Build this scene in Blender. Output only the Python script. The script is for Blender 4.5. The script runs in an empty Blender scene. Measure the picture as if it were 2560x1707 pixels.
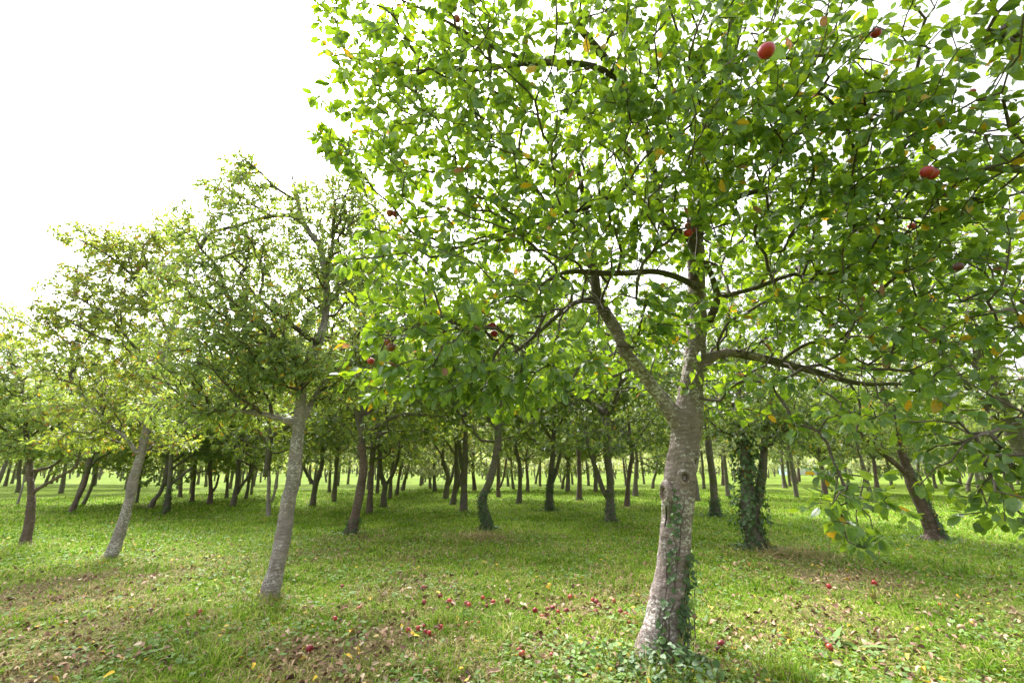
import bpy, math, random
import numpy as np
from mathutils import Vector

# ------------------------------------------------------------------ camera, sky, sun, exposure
S = bpy.context.scene
COL = S.collection
CAM_H, PITCH, FPX = 1.5, math.radians(15.4), 1138.0      # FPX: focal length in pixels of the 2560 wide photo
cd = bpy.data.cameras.new('camera'); cam = bpy.data.objects.new('camera', cd); COL.objects.link(cam)
cd.sensor_width = 36.0; cd.lens = 36.0 * FPX / 2560.0
cd.clip_start = 0.05; cd.clip_end = 2000
cam.location = (0, 0, CAM_H); cam.rotation_euler = (math.pi / 2 + PITCH, 0, 0)
cd.dof.use_dof = True; cd.dof.focus_distance = 4.6; cd.dof.aperture_fstop = 2.8
S.camera = cam

SUN_EL, SUN_AZ = math.radians(52), math.radians(-28)      # azimuth from +Y, negative = left
W = bpy.data.worlds.new('World'); S.world = W; W.use_nodes = True
nt = W.node_tree; nt.nodes.clear()
sky = nt.nodes.new('ShaderNodeTexSky'); sky.sky_type = 'NISHITA'; sky.sun_disc = False
sky.sun_elevation = SUN_EL; sky.sun_rotation = SUN_AZ
sky.air_density = 1.0; sky.dust_density = 6.0; sky.ozone_density = 1.0
hs = nt.nodes.new('ShaderNodeHueSaturation'); hs.inputs['Saturation'].default_value = 0.16
bg = nt.nodes.new('ShaderNodeBackground'); bg.inputs['Strength'].default_value = 0.15
wo = nt.nodes.new('ShaderNodeOutputWorld')
nt.links.new(sky.outputs[0], hs.inputs['Color']); nt.links.new(hs.outputs[0], bg.inputs['Color'])
nt.links.new(bg.outputs[0], wo.inputs['Surface'])
sd = bpy.data.lights.new('sun', 'SUN'); sd.energy = 2.2; sd.angle = math.radians(22); sd.color = (1, 0.96, 0.9)
sun = bpy.data.objects.new('sun', sd); COL.objects.link(sun)
to_sun = Vector((math.sin(SUN_AZ) * math.cos(SUN_EL), math.cos(SUN_AZ) * math.cos(SUN_EL), math.sin(SUN_EL)))
sun.rotation_euler = to_sun.to_track_quat('Z', 'Y').to_euler(); sun.location = (-6, 12, 20)
vs = S.view_settings; vs.view_transform = 'Standard'; vs.look = 'None'; vs.gamma = 1; vs.use_curve_mapping = False
vs.exposure = 1.98
S.cycles.max_bounces = 10; S.cycles.diffuse_bounces = 6; S.cycles.glossy_bounces = 2
S.cycles.transmission_bounces = 8; S.cycles.transparent_max_bounces = 4
S.cycles.caustics_reflective = False; S.cycles.caustics_refractive = False
S.cycles.use_denoising = True

# ------------------------------------------------------------------ helpers
rng = np.random.default_rng(11)
def ray(px, py):
    x = (px - 1280) / FPX; y = (853.5 - py) / FPX
    c, s = math.cos(PITCH), math.sin(PITCH)
    return np.array([x, c - y * s, s + y * c])
def pt(px, py, Y):
    d = ray(px, py); p = d * (Y / d[1]); p[2] += CAM_H; return p
def ground(px, py):
    d = ray(px, py); return d[:2] * (-CAM_H / d[2])

def hash2(ix, iy, seed):
    h = (ix * 374761393 + iy * 668265263 + seed * 974711) & 0x7fffffff
    h = ((h ^ (h >> 13)) * 1274126177) & 0x7fffffff
    return ((h ^ (h >> 16)) & 0xffff) / 65535.0
def vnoise(x, y, scale, seed=0):
    x = np.asarray(x) / scale; y = np.asarray(y) / scale
    ix = np.floor(x).astype(np.int64); iy = np.floor(y).astype(np.int64)
    fx = x - ix; fy = y - iy; fx = fx * fx * (3 - 2 * fx); fy = fy * fy * (3 - 2 * fy)
    a = hash2(ix, iy, seed); b = hash2(ix + 1, iy, seed); c = hash2(ix, iy + 1, seed); d = hash2(ix + 1, iy + 1, seed)
    return (a * (1 - fx) + b * fx) * (1 - fy) + (c * (1 - fx) + d * fx) * fy
def fbm(x, y, scale, seed=0):
    return 0.5 * vnoise(x, y, scale, seed) + 0.3 * vnoise(x, y, scale / 2.1, seed + 5) + 0.2 * vnoise(x, y, scale / 4.3, seed + 9)
def gh(x, y):                                            # height of the ground
    x = np.asarray(x, float); y = np.asarray(y, float)
    return (fbm(x, y, 2.2, 3) - 0.5) * 0.09 + (vnoise(x, y, 0.35, 8) - 0.5) * 0.025

def mesh_np(name, V, faces, attrs=None, mat=None, smooth=True):
    """faces: list of integer arrays, each of k columns"""
    me = bpy.data.meshes.new(name)
    V = np.ascontiguousarray(V, np.float32)
    me.vertices.add(len(V)); me.vertices.foreach_set('co', V.ravel())
    loops = np.concatenate([f.ravel() for f in faces]).astype(np.int32)
    tot = np.concatenate([np.full(len(f), f.shape[1]) for f in faces]).astype(np.int32)
    start = np.concatenate([[0], np.cumsum(tot)[:-1]]).astype(np.int32)
    me.loops.add(len(loops)); me.loops.foreach_set('vertex_index', loops)
    me.polygons.add(len(tot)); me.polygons.foreach_set('loop_start', start); me.polygons.foreach_set('loop_total', tot)
    me.polygons.foreach_set('use_smooth', np.full(len(tot), smooth, bool))
    me.update(calc_edges=True)
    for k, (dom, arr) in (attrs or {}).items():
        a = me.attributes.new(k, 'FLOAT', dom); a.data.foreach_set('value', np.ascontiguousarray(arr, np.float32))
    if mat: me.materials.append(mat)
    return me
def link(name, me, parent=None, loc=(0, 0, 0)):
    o = bpy.data.objects.new(name, me); COL.objects.link(o); o.location = loc
    if parent: o.parent = parent
    return o
def tag(o, label=None, cat=None, group=None, kind=None):
    if label: o['label'] = label
    if cat: o['category'] = cat
    if group: o['group'] = group
    if kind: o['kind'] = kind
    return o
def thing(name, label, cat, loc=(0, 0, 0), group=None):
    return tag(link(name, None, None, loc), label, cat, group)
def norm(v): return v / np.maximum(np.linalg.norm(v, axis=-1, keepdims=True), 1e-9)
def rdir(n): return norm(rng.normal(size=(n, 3)))

# ------------------------------------------------------------------ materials
def newmat(name):
    m = bpy.data.materials.new(name); m.use_nodes = True; t = m.node_tree; t.nodes.clear()
    def N(kind, **kw):
        n = t.nodes.new('ShaderNode' + kind)
        for k, v in kw.items(): setattr(n, k, v)
        return n
    def L(a, b): t.links.new(a, b)
    return m, N, L
def setv(n, **kw):
    for k, v in kw.items(): n.inputs[k.replace('_', ' ')].default_value = v
def ramp(N, L, fac, stops):
    r = N('ValToRGB'); e = r.color_ramp.elements
    while len(e) > 1: e.remove(e[-1])
    e[0].position = stops[0][0]; e[0].color = (*stops[0][1], 1)
    for p, c in stops[1:]: x = e.new(p); x.color = (*c, 1)
    L(fac, r.inputs[0]); return r.outputs[0]
def mixc(N, L, f, a, b, mode='MIX'):
    m = N('Mix', data_type='RGBA', blend_type=mode)
    for sock, v in ((m.inputs[0], f), (m.inputs[6], a), (m.inputs[7], b)):
        if hasattr(v, 'links'): L(v, sock)
        else: sock.default_value = v if isinstance(v, (int, float)) else (*v, 1)
    return m.outputs[2]

def leaf_mat(name, top, under, trans, yellow=0.03, bronze=0.0, tfac=0.45, rough=0.42, vary=0.5):
    m, N, L = newmat(name)
    a = N('Attribute', attribute_name='rnd').outputs['Fac']; b = N('Attribute', attribute_name='rnd2').outputs['Fac']
    g = N('NewGeometry')
    dark = tuple(c * (1 - 0.45 * vary) for c in top); lite = (top[0] * (1 + 0.6 * vary), top[1] * (1 + 0.4 * vary), top[2] * (1 + 0.1 * vary))
    ct = ramp(N, L, a, [(0, dark), (0.55, top), (1, lite)])
    cu = mixc(N, L, 0.35, under, ct)
    c = mixc(N, L, g.outputs['Backfacing'], ct, cu)
    tr = ramp(N, L, a, [(0, tuple(x * 0.6 for x in trans)), (0.5, trans), (1, (trans[0] * 1.35, trans[1] * 1.12, trans[2]))])
    if yellow:
        y = N('Math', operation='GREATER_THAN'); L(b, y.inputs[0]); y.inputs[1].default_value = 1 - yellow
        c = mixc(N, L, y.outputs[0], c, (0.50, 0.34, 0.02)); tr = mixc(N, L, y.outputs[0], tr, (0.62, 0.36, 0.02))
    if bronze:
        y = N('Math', operation='LESS_THAN'); L(b, y.inputs[0]); y.inputs[1].default_value = bronze
        c = mixc(N, L, y.outputs[0], c, (0.22, 0.12, 0.08)); tr = mixc(N, L, y.outputs[0], tr, (0.40, 0.20, 0.08))
    tn = N('TexNoise'); L(N('TexCoord').outputs['Object'], tn.inputs['Vector']); setv(tn, Scale=70.0, Detail=3.0, Roughness=0.6)
    mot = ramp(N, L, tn.outputs['Fac'], [(0.25, (0.62, 0.62, 0.6)), (0.5, (1, 1, 1)), (0.75, (1.25, 1.2, 1.1))])
    c = mixc(N, L, 1.0, c, mot, 'MULTIPLY'); tr = mixc(N, L, 1.0, tr, mot, 'MULTIPLY')
    # per tree tone
    oi = N('ObjectInfo'); mr = N('MapRange'); L(oi.outputs['Random'], mr.inputs[0]); mr.inputs[3].default_value = 0.85; mr.inputs[4].default_value = 1.25
    hv = N('HueSaturation'); L(c, hv.inputs['Color']); L(mr.outputs[0], hv.inputs['Value'])
    p = N('BsdfPrincipled'); L(hv.outputs[0], p.inputs['Base Color']); setv(p, Roughness=rough)
    p.inputs['Specular IOR Level'].default_value = 0.7
    t = N('BsdfTranslucent'); L(tr, t.inputs['Color'])
    mx = N('MixShader'); mx.inputs[0].default_value = tfac
    L(p.outputs[0], mx.inputs[1]); L(t.outputs[0], mx.inputs[2])
    o = N('OutputMaterial'); L(mx.outputs[0], o.inputs['Surface'])
    return m

def bark_mat(name, base, dark, lichen, lich=0.56, moss=0.0, scale=1.0, bump=0.85):
    m, N, L = newmat(name)
    tc = N('TexCoord').outputs['Object']
    mp = N('Mapping'); L(tc, mp.inputs[0]); mp.inputs['Scale'].default_value = (9 * scale, 9 * scale, 42 * scale)
    n1 = N('TexNoise'); L(mp.outputs[0], n1.inputs['Vector']); setv(n1, Scale=1.0, Detail=6.0, Roughness=0.65)
    n2 = N('TexNoise'); L(tc, n2.inputs['Vector']); setv(n2, Scale=5.0 * scale, Detail=4.0, Roughness=0.6)
    mp3 = N('Mapping'); L(tc, mp3.inputs[0]); mp3.inputs['Scale'].default_value = (1, 1, 1.5)
    n3 = N('TexNoise'); L(mp3.outputs[0], n3.inputs['Vector']); setv(n3, Scale=34.0 * scale, Detail=5.0, Roughness=0.6)
    n5 = N('TexNoise'); L(tc, n5.inputs['Vector']); setv(n5, Scale=3.2 * scale, Detail=4.0, Roughness=0.6)
    mp2 = N('Mapping'); L(tc, mp2.inputs[0]); mp2.inputs['Scale'].default_value = (30 * scale, 30 * scale, 6 * scale)
    n4 = N('TexNoise'); L(mp2.outputs[0], n4.inputs['Vector']); setv(n4, Scale=1.0, Detail=5.0, Roughness=0.7)
    c = ramp(N, L, n1.outputs['Fac'], [(0.28, dark), (0.5, base), (0.72, tuple(x * 1.35 for x in base))])
    c = mixc(N, L, ramp(N, L, n2.outputs['Fac'], [(0.42, (0, 0, 0)), (0.62, (0.7, 0.7, 0.7))]), c, tuple(b * f for b, f in zip(base, (0.62, 0.66, 0.6))))
    lm = N('Math', operation='ADD'); L(n3.outputs['Fac'], lm.inputs[0])
    l2 = N('Math', operation='MULTIPLY'); L(n5.outputs['Fac'], l2.inputs[0]); l2.inputs[1].default_value = 0.6; L(l2.outputs[0], lm.inputs[1])
    lf = ramp(N, L, lm.outputs[0], [(lich + 0.35, (0, 0, 0)), (lich + 0.43, (0.75, 0.75, 0.75))])
    c = mixc(N, L, lf, c, lichen)
    if moss:
        sx = N('TexNoise'); L(tc, sx.inputs['Vector']); setv(sx, Scale=3.3 * scale, Detail=5.0)
        c = mixc(N, L, ramp(N, L, sx.outputs['Fac'], [(0.62 - moss * 0.3, (0, 0, 0)), (0.72 - moss * 0.2, (0.8, 0.8, 0.8))]), c, (0.10, 0.115, 0.035))
    p = N('BsdfPrincipled'); L(c, p.inputs['Base Color']); setv(p, Roughness=0.85); p.inputs['Specular IOR Level'].default_value = 0.25
    bm = N('Bump'); bm.inputs['Strength'].default_value = bump; bm.inputs['Distance'].default_value = 0.02
    ad = N('Math', operation='ADD'); L(n1.outputs['Fac'], ad.inputs[0]); L(n4.outputs['Fac'], ad.inputs[1])
    L(ad.outputs[0], bm.inputs['Height']); L(bm.outputs[0], p.inputs['Normal'])
    o = N('OutputMaterial'); L(p.outputs[0], o.inputs['Surface'])
    return m

def flat_mat(name, col, rough=0.7, noise=0.25, scale=30, trans=None):
    m, N, L = newmat(name)
    n = N('TexNoise'); L(N('TexCoord').outputs['Object'], n.inputs['Vector']); setv(n, Scale=float(scale), Detail=4.0)
    c = ramp(N, L, n.outputs['Fac'], [(0.3, tuple(x * (1 - noise) for x in col)), (0.7, tuple(x * (1 + noise) for x in col))])
    p = N('BsdfPrincipled'); L(c, p.inputs['Base Color']); setv(p, Roughness=rough)
    o = N('OutputMaterial'); L(p.outputs[0], o.inputs['Surface'])
    return m

M = {}
M['leaf_main'] = leaf_mat('leaf_main', (0.08, 0.155, 0.045), (0.16, 0.24, 0.12), (0.32, 0.52, 0.014), yellow=0.014, bronze=0.003, tfac=0.46, rough=0.4)
M['leaf_grey'] = leaf_mat('leaf_grey', (0.155, 0.24, 0.10), (0.26, 0.33, 0.2), (0.42, 0.58, 0.07), yellow=0.03, bronze=0.02)
M['leaf_bronze'] = leaf_mat('leaf_bronze', (0.16, 0.235, 0.08), (0.26, 0.32, 0.18), (0.45, 0.58, 0.05), yellow=0.035, bronze=0.045)
M['leaf_dark'] = leaf_mat('leaf_dark', (0.09, 0.14, 0.06), (0.17, 0.22, 0.13), (0.27, 0.42, 0.03), yellow=0.012)
M['leaf_mid'] = leaf_mat('leaf_mid', (0.13, 0.195, 0.08), (0.22, 0.28, 0.17), (0.37, 0.52, 0.04), yellow=0.02)
M['leaf_far'] = leaf_mat('leaf_far', (0.24, 0.30, 0.16), (0.32, 0.36, 0.24), (0.46, 0.55, 0.16), yellow=0.02)  # distance haze and glare put into a paler leaf colour
M['ivy'] = leaf_mat('ivy', (0.055, 0.115, 0.035), (0.10, 0.15, 0.06), (0.10, 0.22, 0.02), yellow=0.01, tfac=0.25, rough=0.6)
M['weed'] = leaf_mat('weed', (0.14, 0.25, 0.055), (0.14, 0.2, 0.1), (0.22, 0.42, 0.04), yellow=0.03, bronze=0.05, tfac=0.35, rough=0.7)
M['bark'] = bark_mat('bark', (0.25, 0.197, 0.187), (0.105, 0.076, 0.07), (0.58, 0.56, 0.53), lich=0.50, moss=0.06)
M['bark_limb'] = bark_mat('bark_limb', (0.115, 0.09, 0.07), (0.045, 0.034, 0.028), (0.34, 0.34, 0.27), lich=0.555, moss=0.5, scale=1.5)
M['bark_pink'] = bark_mat('bark_pink', (0.285, 0.243, 0.238), (0.16, 0.125, 0.118), (0.6, 0.57, 0.56), lich=0.515, moss=0.0)
M['bark_far'] = bark_mat('bark_far', (0.155, 0.13, 0.115), (0.066, 0.053, 0.047), (0.34, 0.33, 0.29), lich=0.55, moss=0.45)
M['bark_red'] = bark_mat('bark_red', (0.15, 0.105, 0.092), (0.07, 0.046, 0.04), (0.34, 0.30, 0.27), lich=0.55, moss=0.1)
M['twig'] = flat_mat('twig', (0.085, 0.064, 0.05), 0.75)
M['wood_scar'] = flat_mat('wood_scar', (0.135, 0.095, 0.075), 0.9, 0.5, 60)
M['hollow'] = flat_mat('hollow', (0.02, 0.014, 0.01), 0.95)

# ------------------------------------------------------------------ leaves
def leaf_mesh(P, A, Nn, Ln, wr=0.6, hi=True, droop=0.18, fold=0.22, drop=0.0):
    """P base points, A axes, Nn normals, Ln lengths"""
    n = len(P)
    A = norm(A); Nn = norm(Nn - A * np.sum(A * Nn, 1, keepdims=True)); Sd = np.cross(A, Nn)
    Ln = np.asarray(Ln)[:, None]
    dr = (droop * (-0.3 + 2.6 * rng.random((n, 1)))); fo = fold * (0.2 + 1.5 * rng.random((n, 1)))
    w = wr * 0.5 * (0.72 + 0.5 * rng.random((n, 1)))
    def mid(t): return P + A * Ln * t - Nn * Ln * dr * t * t
    def side(t, k, sg): return mid(t) + Sd * (Ln * w * k * sg) + Nn * (Ln * w * k * fo)
    if hi:
        T = [0, 0.22, 0.52, 0.8, 1.0]; K = [0, 0.78, 1.0, 0.66, 0]
        V = [mid(t) for t in T] + [side(T[i], K[i], 1) for i in (1, 2, 3)] + [side(T[i], K[i], -1) for i in (1, 2, 3)]
        V = np.stack(V, 1); k = 11
        tri = np.array([[0, 5, 1], [3, 7, 4], [0, 1, 8], [3, 4, 10]])
        quad = np.array([[1, 5, 6, 2], [2, 6, 7, 3], [1, 2, 9, 8], [2, 3, 10, 9]])
        off = (np.arange(n) * k)[:, None, None]
        F = [(tri[None] + off).reshape(-1, 3), (quad[None] + off).reshape(-1, 4)]; reps = [4, 4]
    else:
        V = np.stack([mid(0), mid(1.0), side(0.45, 1, 1), side(0.45, 1, -1)], 1); k = 4
        tri = np.array([[0, 2, 1], [0, 1, 3]])
        off = (np.arange(n) * k)[:, None, None]
        F = [(tri[None] + off).reshape(-1, 3)]; reps = [2]
    r1 = rng.random(n); r2 = rng.random(n)
    at = {'rnd': ('FACE', np.concatenate([np.repeat(r1, r) for r in reps])), 'rnd2': ('FACE', np.concatenate([np.repeat(r2, r) for r in reps]))}
    return V.reshape(-1, 3), F, at

# ------------------------------------------------------------------ branching
def resample(P, R, step):
    P = np.asarray(P, float); R = np.asarray(R, float)
    # catmull-rom through the points
    Q = []; q = []
    n = len(P)
    for i in range(n - 1):
        p0 = P[max(i - 1, 0)]; p1 = P[i]; p2 = P[i + 1]; p3 = P[min(i + 2, n - 1)]
        m = max(1, int(np.linalg.norm(p2 - p1) / step))
        for j in range(m):
            t = j / m
            Q.append(0.5 * (2 * p1 + (p2 - p0) * t + (2 * p0 - 5 * p1 + 4 * p2 - p3) * t * t + (3 * p1 - p0 - 3 * p2 + p3) * t ** 3))
            q.append(R[i] * (1 - t) + R[i + 1] * t)
    Q.append(P[-1]); q.append(R[-1])
    return np.array(Q), np.array(q)

def tube(P, R, sides=12, lump=0.0, cap=True, seed=0):
    P = np.asarray(P); n = len(P)
    T = norm(np.gradient(P, axis=0))
    ref = np.array([0.0, 1.0, 0.02]) if abs(T[0][1]) < 0.8 else np.array([0, 0.02, 1.0])
    U = norm(np.cross(T, ref)); Wv = np.cross(T, U)
    a = np.linspace(0, 2 * math.pi, sides, endpoint=False)
    rr = np.repeat(np.asarray(R)[:, None], sides, 1)
    if lump:
        z = np.cumsum(np.concatenate([[0], np.linalg.norm(np.diff(P, axis=0), axis=1)]))
        for k, (f, q) in enumerate(((2, 3.1), (3, 5.3), (5, 9.7))):
            rr = rr * (1 + lump / (k + 1) * np.sin(f * a[None] + q * z[:, None] + seed + k) * np.sin(q * 0.7 * z[:, None] + seed * 1.7))
    V = P[:, None] + rr[..., None] * (np.cos(a)[None, :, None] * U[:, None] + np.sin(a)[None, :, None] * Wv[:, None])
    i = np.arange(n - 1)[:, None] * sides; j = np.arange(sides)[None]
    F = np.stack([i + j, i + (j + 1) % sides, i + sides + (j + 1) % sides, i + sides + j], -1).reshape(-1, 4)
    F = F[:, ::-1]
    faces = [F]
    if cap:
        faces.append(np.arange(sides)[None]); faces.append((np.arange(sides)[::-1] + (n - 1) * sides)[None])
    return V.reshape(-1, 3), faces

def join(parts):
    Vs = []; Fs = {}; At = {}; o = 0
    for prt in parts:
        V, F = prt[:2]
        Vs.append(V)
        for f in F: Fs.setdefault(f.shape[1], []).append(f + o)
        o += len(V)
    return np.concatenate(Vs), [np.concatenate(v) for v in Fs.values()]

class Tree:
    """nodes of a branching skeleton; first traced limbs, then twigs grown to fill the crown"""
    def __init__(s):
        s.P = np.zeros((0, 3)); s.par = np.zeros(0, int); s.R = np.zeros(0); s.path = np.zeros(0); s.fixed = 0
    def limb(s, pts, r, step=0.12, root=False):
        Q, q = resample(pts, r, step)
        if root or len(s.P) == 0: par0 = -1; base = 0.0
        else:
            par0 = int(np.argmin(np.sum((s.P - Q[0]) ** 2, 1))); base = s.path[par0]
        i0 = len(s.P)
        s.par = np.concatenate([s.par, [par0], np.arange(i0, i0 + len(Q) - 1)]).astype(int)
        s.P = np.concatenate([s.P, Q]); s.R = np.concatenate([s.R, q])
        d = np.concatenate([[0], np.cumsum(np.linalg.norm(np.diff(Q, axis=0), axis=1))])
        s.path = np.concatenate([s.path, base + d]); s.fixed = len(s.P)
        return Q, q
    def grow(s, T, seg=0.13, alpha=0.28, wob=0.03, zmin_node=0.0, droop=0.0, okfrom=10**9):
        """T: target points, one twig end each"""
        ok = (s.P[:, 2] >= zmin_node) | (np.arange(len(s.P)) >= okfrom)
        n0 = len(s.P); cap = n0 + int(len(T) * 14) + 100
        P = np.zeros((cap, 3)); P[:n0] = s.P; path = np.full(cap, 1e9); path[:n0] = np.where(ok, s.path, 1e9)
        par = np.zeros(cap, int); par[:n0] = s.par; n = n0
        d = np.array([np.min(np.sum((s.P[ok] - t) ** 2, 1)) for t in T])
        tips = []
        for k in np.argsort(d):
            t = T[k]
            D = np.sqrt(np.sum((P[:n] - t) ** 2, 1))
            j = int(np.argmin(D + alpha * path[:n])); L = D[j]
            m = max(1, int(round(L / seg)))
            if n + m >= cap: break
            v = t - P[j]
            bend = rng.normal(size=3) * 0.10 * L; bend[2] += 0.12 * L - droop * L
            prev = j
            for i in range(1, m + 1):
                u = i / m
                q = P[j] + v * u + bend * (4 * u * (1 - u)) * 0.6
                if i < m: q = q + rng.normal(size=3) * wob * min(1, L)
                P[n] = q; par[n] = prev; path[n] = path[prev] + L / m; prev = n; n += 1
            tips.append(prev)
        s.P = P[:n].copy(); s.par = par[:n].copy(); s.path = path[:n].copy()
        s.tips = np.array(tips); s.n0 = n0
        cnt = np.zeros(n)
        cnt[s.tips] = 1
        for i in range(n - 1, 0, -1):
            if s.par[i] >= 0: cnt[s.par[i]] += cnt[i]
        s.cnt = cnt
        R = np.zeros(n); R[:n0] = s.R
        return s
    def twig_mesh(s, r0=0.0028, ex=0.47, sides=5, rmax=0.03):
        n = len(s.P); n0 = s.n0
        r = np.minimum(r0 * np.maximum(s.cnt, 1) ** ex, rmax)
        new = np.arange(n0, n)
        par = s.par[new]
        # main child of each node carries the tube on; any other child starts its own ring at its parent
        main = np.full(n, -1); order = new[np.argsort(s.cnt[new])]
        main[s.par[order]] = order
        start = (par < n0) | (main[par] != new)
        base = np.where(start, -1, par)
        dirn = norm(s.P[new] - s.P[par])
        ref = np.array([0.31, 0.22, 0.92]); U = norm(np.cross(dirn, ref)); Wv = np.cross(dirn, U)
        a = np.linspace(0, 2 * math.pi, sides, endpoint=False)
        circ = np.cos(a)[None, :, None] * U[:, None] + np.sin(a)[None, :, None] * Wv[:, None]
        V1 = s.P[new][:, None] + r[new][:, None, None] * circ
        st = np.where(start)[0]
        V0 = s.P[par[st]][:, None] + r[new[st]][:, None, None] * circ[st]
        V = np.concatenate([V1.reshape(-1, 3), V0.reshape(-1, 3)])
        bidx = np.where(start, 0, par - n0) * sides
        bidx[st] = (len(new) + np.arange(len(st))) * sides
        i = np.arange(len(new))[:, None] * sides; b = bidx[:, None]; j = np.arange(sides)[None]; j2 = (j + 1) % sides
        F = np.stack([b + j, b + j2, i + j2, i + j], -1).reshape(-1, 4)
        return V, [F]
    def leaves(s, length=0.075, per_tip=6, along=0.6, hi=True, wr=0.6, spread=0.5, bare=None, noleaf=None, clear=None):
        tips = s.tips
        if noleaf is not None: tips = tips[[i for i in range(len(tips)) if np.min(np.sum((noleaf - s.P[tips[i]]) ** 2, 1)) > 1e-4]]
        k = rng.integers(max(1, per_tip - 2), per_tip + 3, len(tips))
        idx = np.repeat(tips, k)
        thin = np.where((s.cnt <= 3) & (np.arange(len(s.P)) >= s.n0))[0]
        thin = thin[rng.random(len(thin)) < along]
        idx = np.concatenate([idx, thin, thin[rng.random(len(thin)) < 0.5]])
        n = len(idx)
        d = norm(s.P[idx] - s.P[s.par[idx]])
        rad = rdir(n); rad = norm(rad - d * np.sum(rad * d, 1, keepdims=True))
        ax = norm(d * (0.25 + 0.9 * rng.random((n, 1))) + rad * 0.9 + np.array([0, 0, -0.22]))
        base = s.P[idx] - d * (rng.random((n, 1)) * 0.09) + ax * (0.012 + 0.02 * rng.random((n, 1)))
        nn = norm(np.array([0, 0, 0.8]) + rdir(n) * spread)
        Ln = length * (0.45 + 0.75 * rng.random(n) ** 0.8)
        if clear is not None:                                   # apples push the leaves around them aside
            keep = np.ones(n, bool)
            ctr = base + ax * Ln[:, None] * 0.5
            for p, r in clear:
                keep &= np.sum((ctr - p) ** 2, 1) > (r + 0.03) ** 2
                w = norm(np.array([0, 0, CAM_H]) - p); q = ctr - p; tt = q @ w
                keep &= ~((tt > 0) & (tt < 1.9) & (np.linalg.norm(q - tt[:, None] * w, axis=1) < r + 0.028))
            for p in (bare if bare is not None else ()):
                w = norm(np.array([0, 0, CAM_H]) - p); q = ctr - p; tt = q @ w
                keep &= ~((tt > -0.03) & (tt < 1.6) & (np.linalg.norm(q - tt[:, None] * w, axis=1) < 0.075) & (rng.random(n) < 0.85))
            base, ax, nn, Ln = base[keep], ax[keep], nn[keep], Ln[keep]
        return leaf_mesh(base, ax, nn, Ln, wr, hi)

def lobes(L):
    """(centre, radii, count) -> points, denser near the skin"""
    out = []
    for c, r, n in L:
        u = rdir(n) * (rng.random((n, 1)) ** 0.38)
        out.append(np.asarray(c) + u * np.asarray(r))
    return np.concatenate(out)

def fuse(parts, mat, voxel=0.012, smooth=5, name='trunk'):
    """melt several tubes into one bark skin"""
    V, F = join(parts)
    me = mesh_np('melt', V, F)
    o = link('melt', me)
    md = o.modifiers.new('r', 'REMESH'); md.mode = 'VOXEL'; md.voxel_size = voxel; md.use_smooth_shade = True
    sm = o.modifiers.new('s', 'SMOOTH'); sm.iterations = smooth; sm.factor = 0.5
    dg = bpy.context.evaluated_depsgraph_get()
    out = bpy.data.meshes.new_from_object(o.evaluated_get(dg)); out.name = name
    bpy.data.objects.remove(o); bpy.data.meshes.remove(me)
    out.materials.clear(); out.materials.append(mat)
    n = len(out.vertices); co = np.empty(n * 3, np.float32); out.vertices.foreach_get('co', co); co = co.reshape(-1, 3)
    nr = np.empty(n * 3, np.float32); out.vertices.foreach_get('normal', nr); nr = nr.reshape(-1, 3)
    dsp = (vnoise(co[:, 0] * 3 + co[:, 1] * 2, co[:, 2], 0.16, 4) - 0.5) * 0.018 + (vnoise(co[:, 0] * 3 - co[:, 1] * 3, co[:, 2] * 2.5, 0.05, 7) - 0.5) * 0.009
    co += nr * dsp[:, None]
    out.vertices.foreach_set('co', co.ravel())
    out.polygons.foreach_set('use_smooth', np.ones(len(out.polygons), bool)); out.update()
    return out
def rpx(w, p):                                           # radius in metres of a limb w pixels wide at world point p
    zc = p[1] * math.cos(PITCH) + (p[2] - CAM_H) * math.sin(PITCH)
    return 0.5 * w / FPX * zc * zc / math.hypot(zc, p[0])      # a round stem off the axis shows wider than it is
def trace(L):
    """[(px, py, Y, width_px)] -> points, radii"""
    P = np.array([pt(a, b, y) for a, b, y, w in L]); R = np.array([rpx(l[3], p) for l, p in zip(L, P)])
    return P, R

# ------------------------------------------------------------------ ground, grass, litter
DRY = [  # (px, py, radius m, strength): dry or bare patches seen in the photo
    (950, 1600, 0.55, 0.9), (1020, 1560, 0.4, 0.8), (830, 1530, 0.4, 0.6), (780, 1640, 0.5, 0.9), (620, 1600, 0.4, 0.5), (60, 1500, 1.3, 0.9), (180, 1560, 0.9, 0.7),
    (30, 1620, 0.9, 0.8), (120, 1670, 0.5, 0.9), (210, 1460, 0.9, 0.9), (1215, 1345, 0.7, 0.8), (900, 1345, 1.0, 0.8), (830, 1380, 0.8, 0.8), (450, 1420, 0.6, 0.7),
    (1490, 1515, 0.35, 0.8), (1350, 1500, 0.4, 0.5), (2050, 1440, 0.7, 0.9), (2250, 1460, 0.6, 0.8), (2020, 1510, 0.5, 0.7), (2120, 1550, 0.4, 0.7), (1100, 1385, 0.9, 0.5),
    (1530, 1318, 0.8, 0.6), (1960, 1560, 0.4, 0.6), (1880, 1600, 0.35, 0.6), (1330, 1620, 0.3, 0.6), (1100, 1640, 0.35, 0.6), (1180, 1690, 0.4, 0.6), (300, 1640, 0.4, 0.6)]
DRYW = [(*ground(a, b), r * 1.3, min(1, s * (.82 if a < 400 else .85))) for a, b, r, s in DRY]
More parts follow.
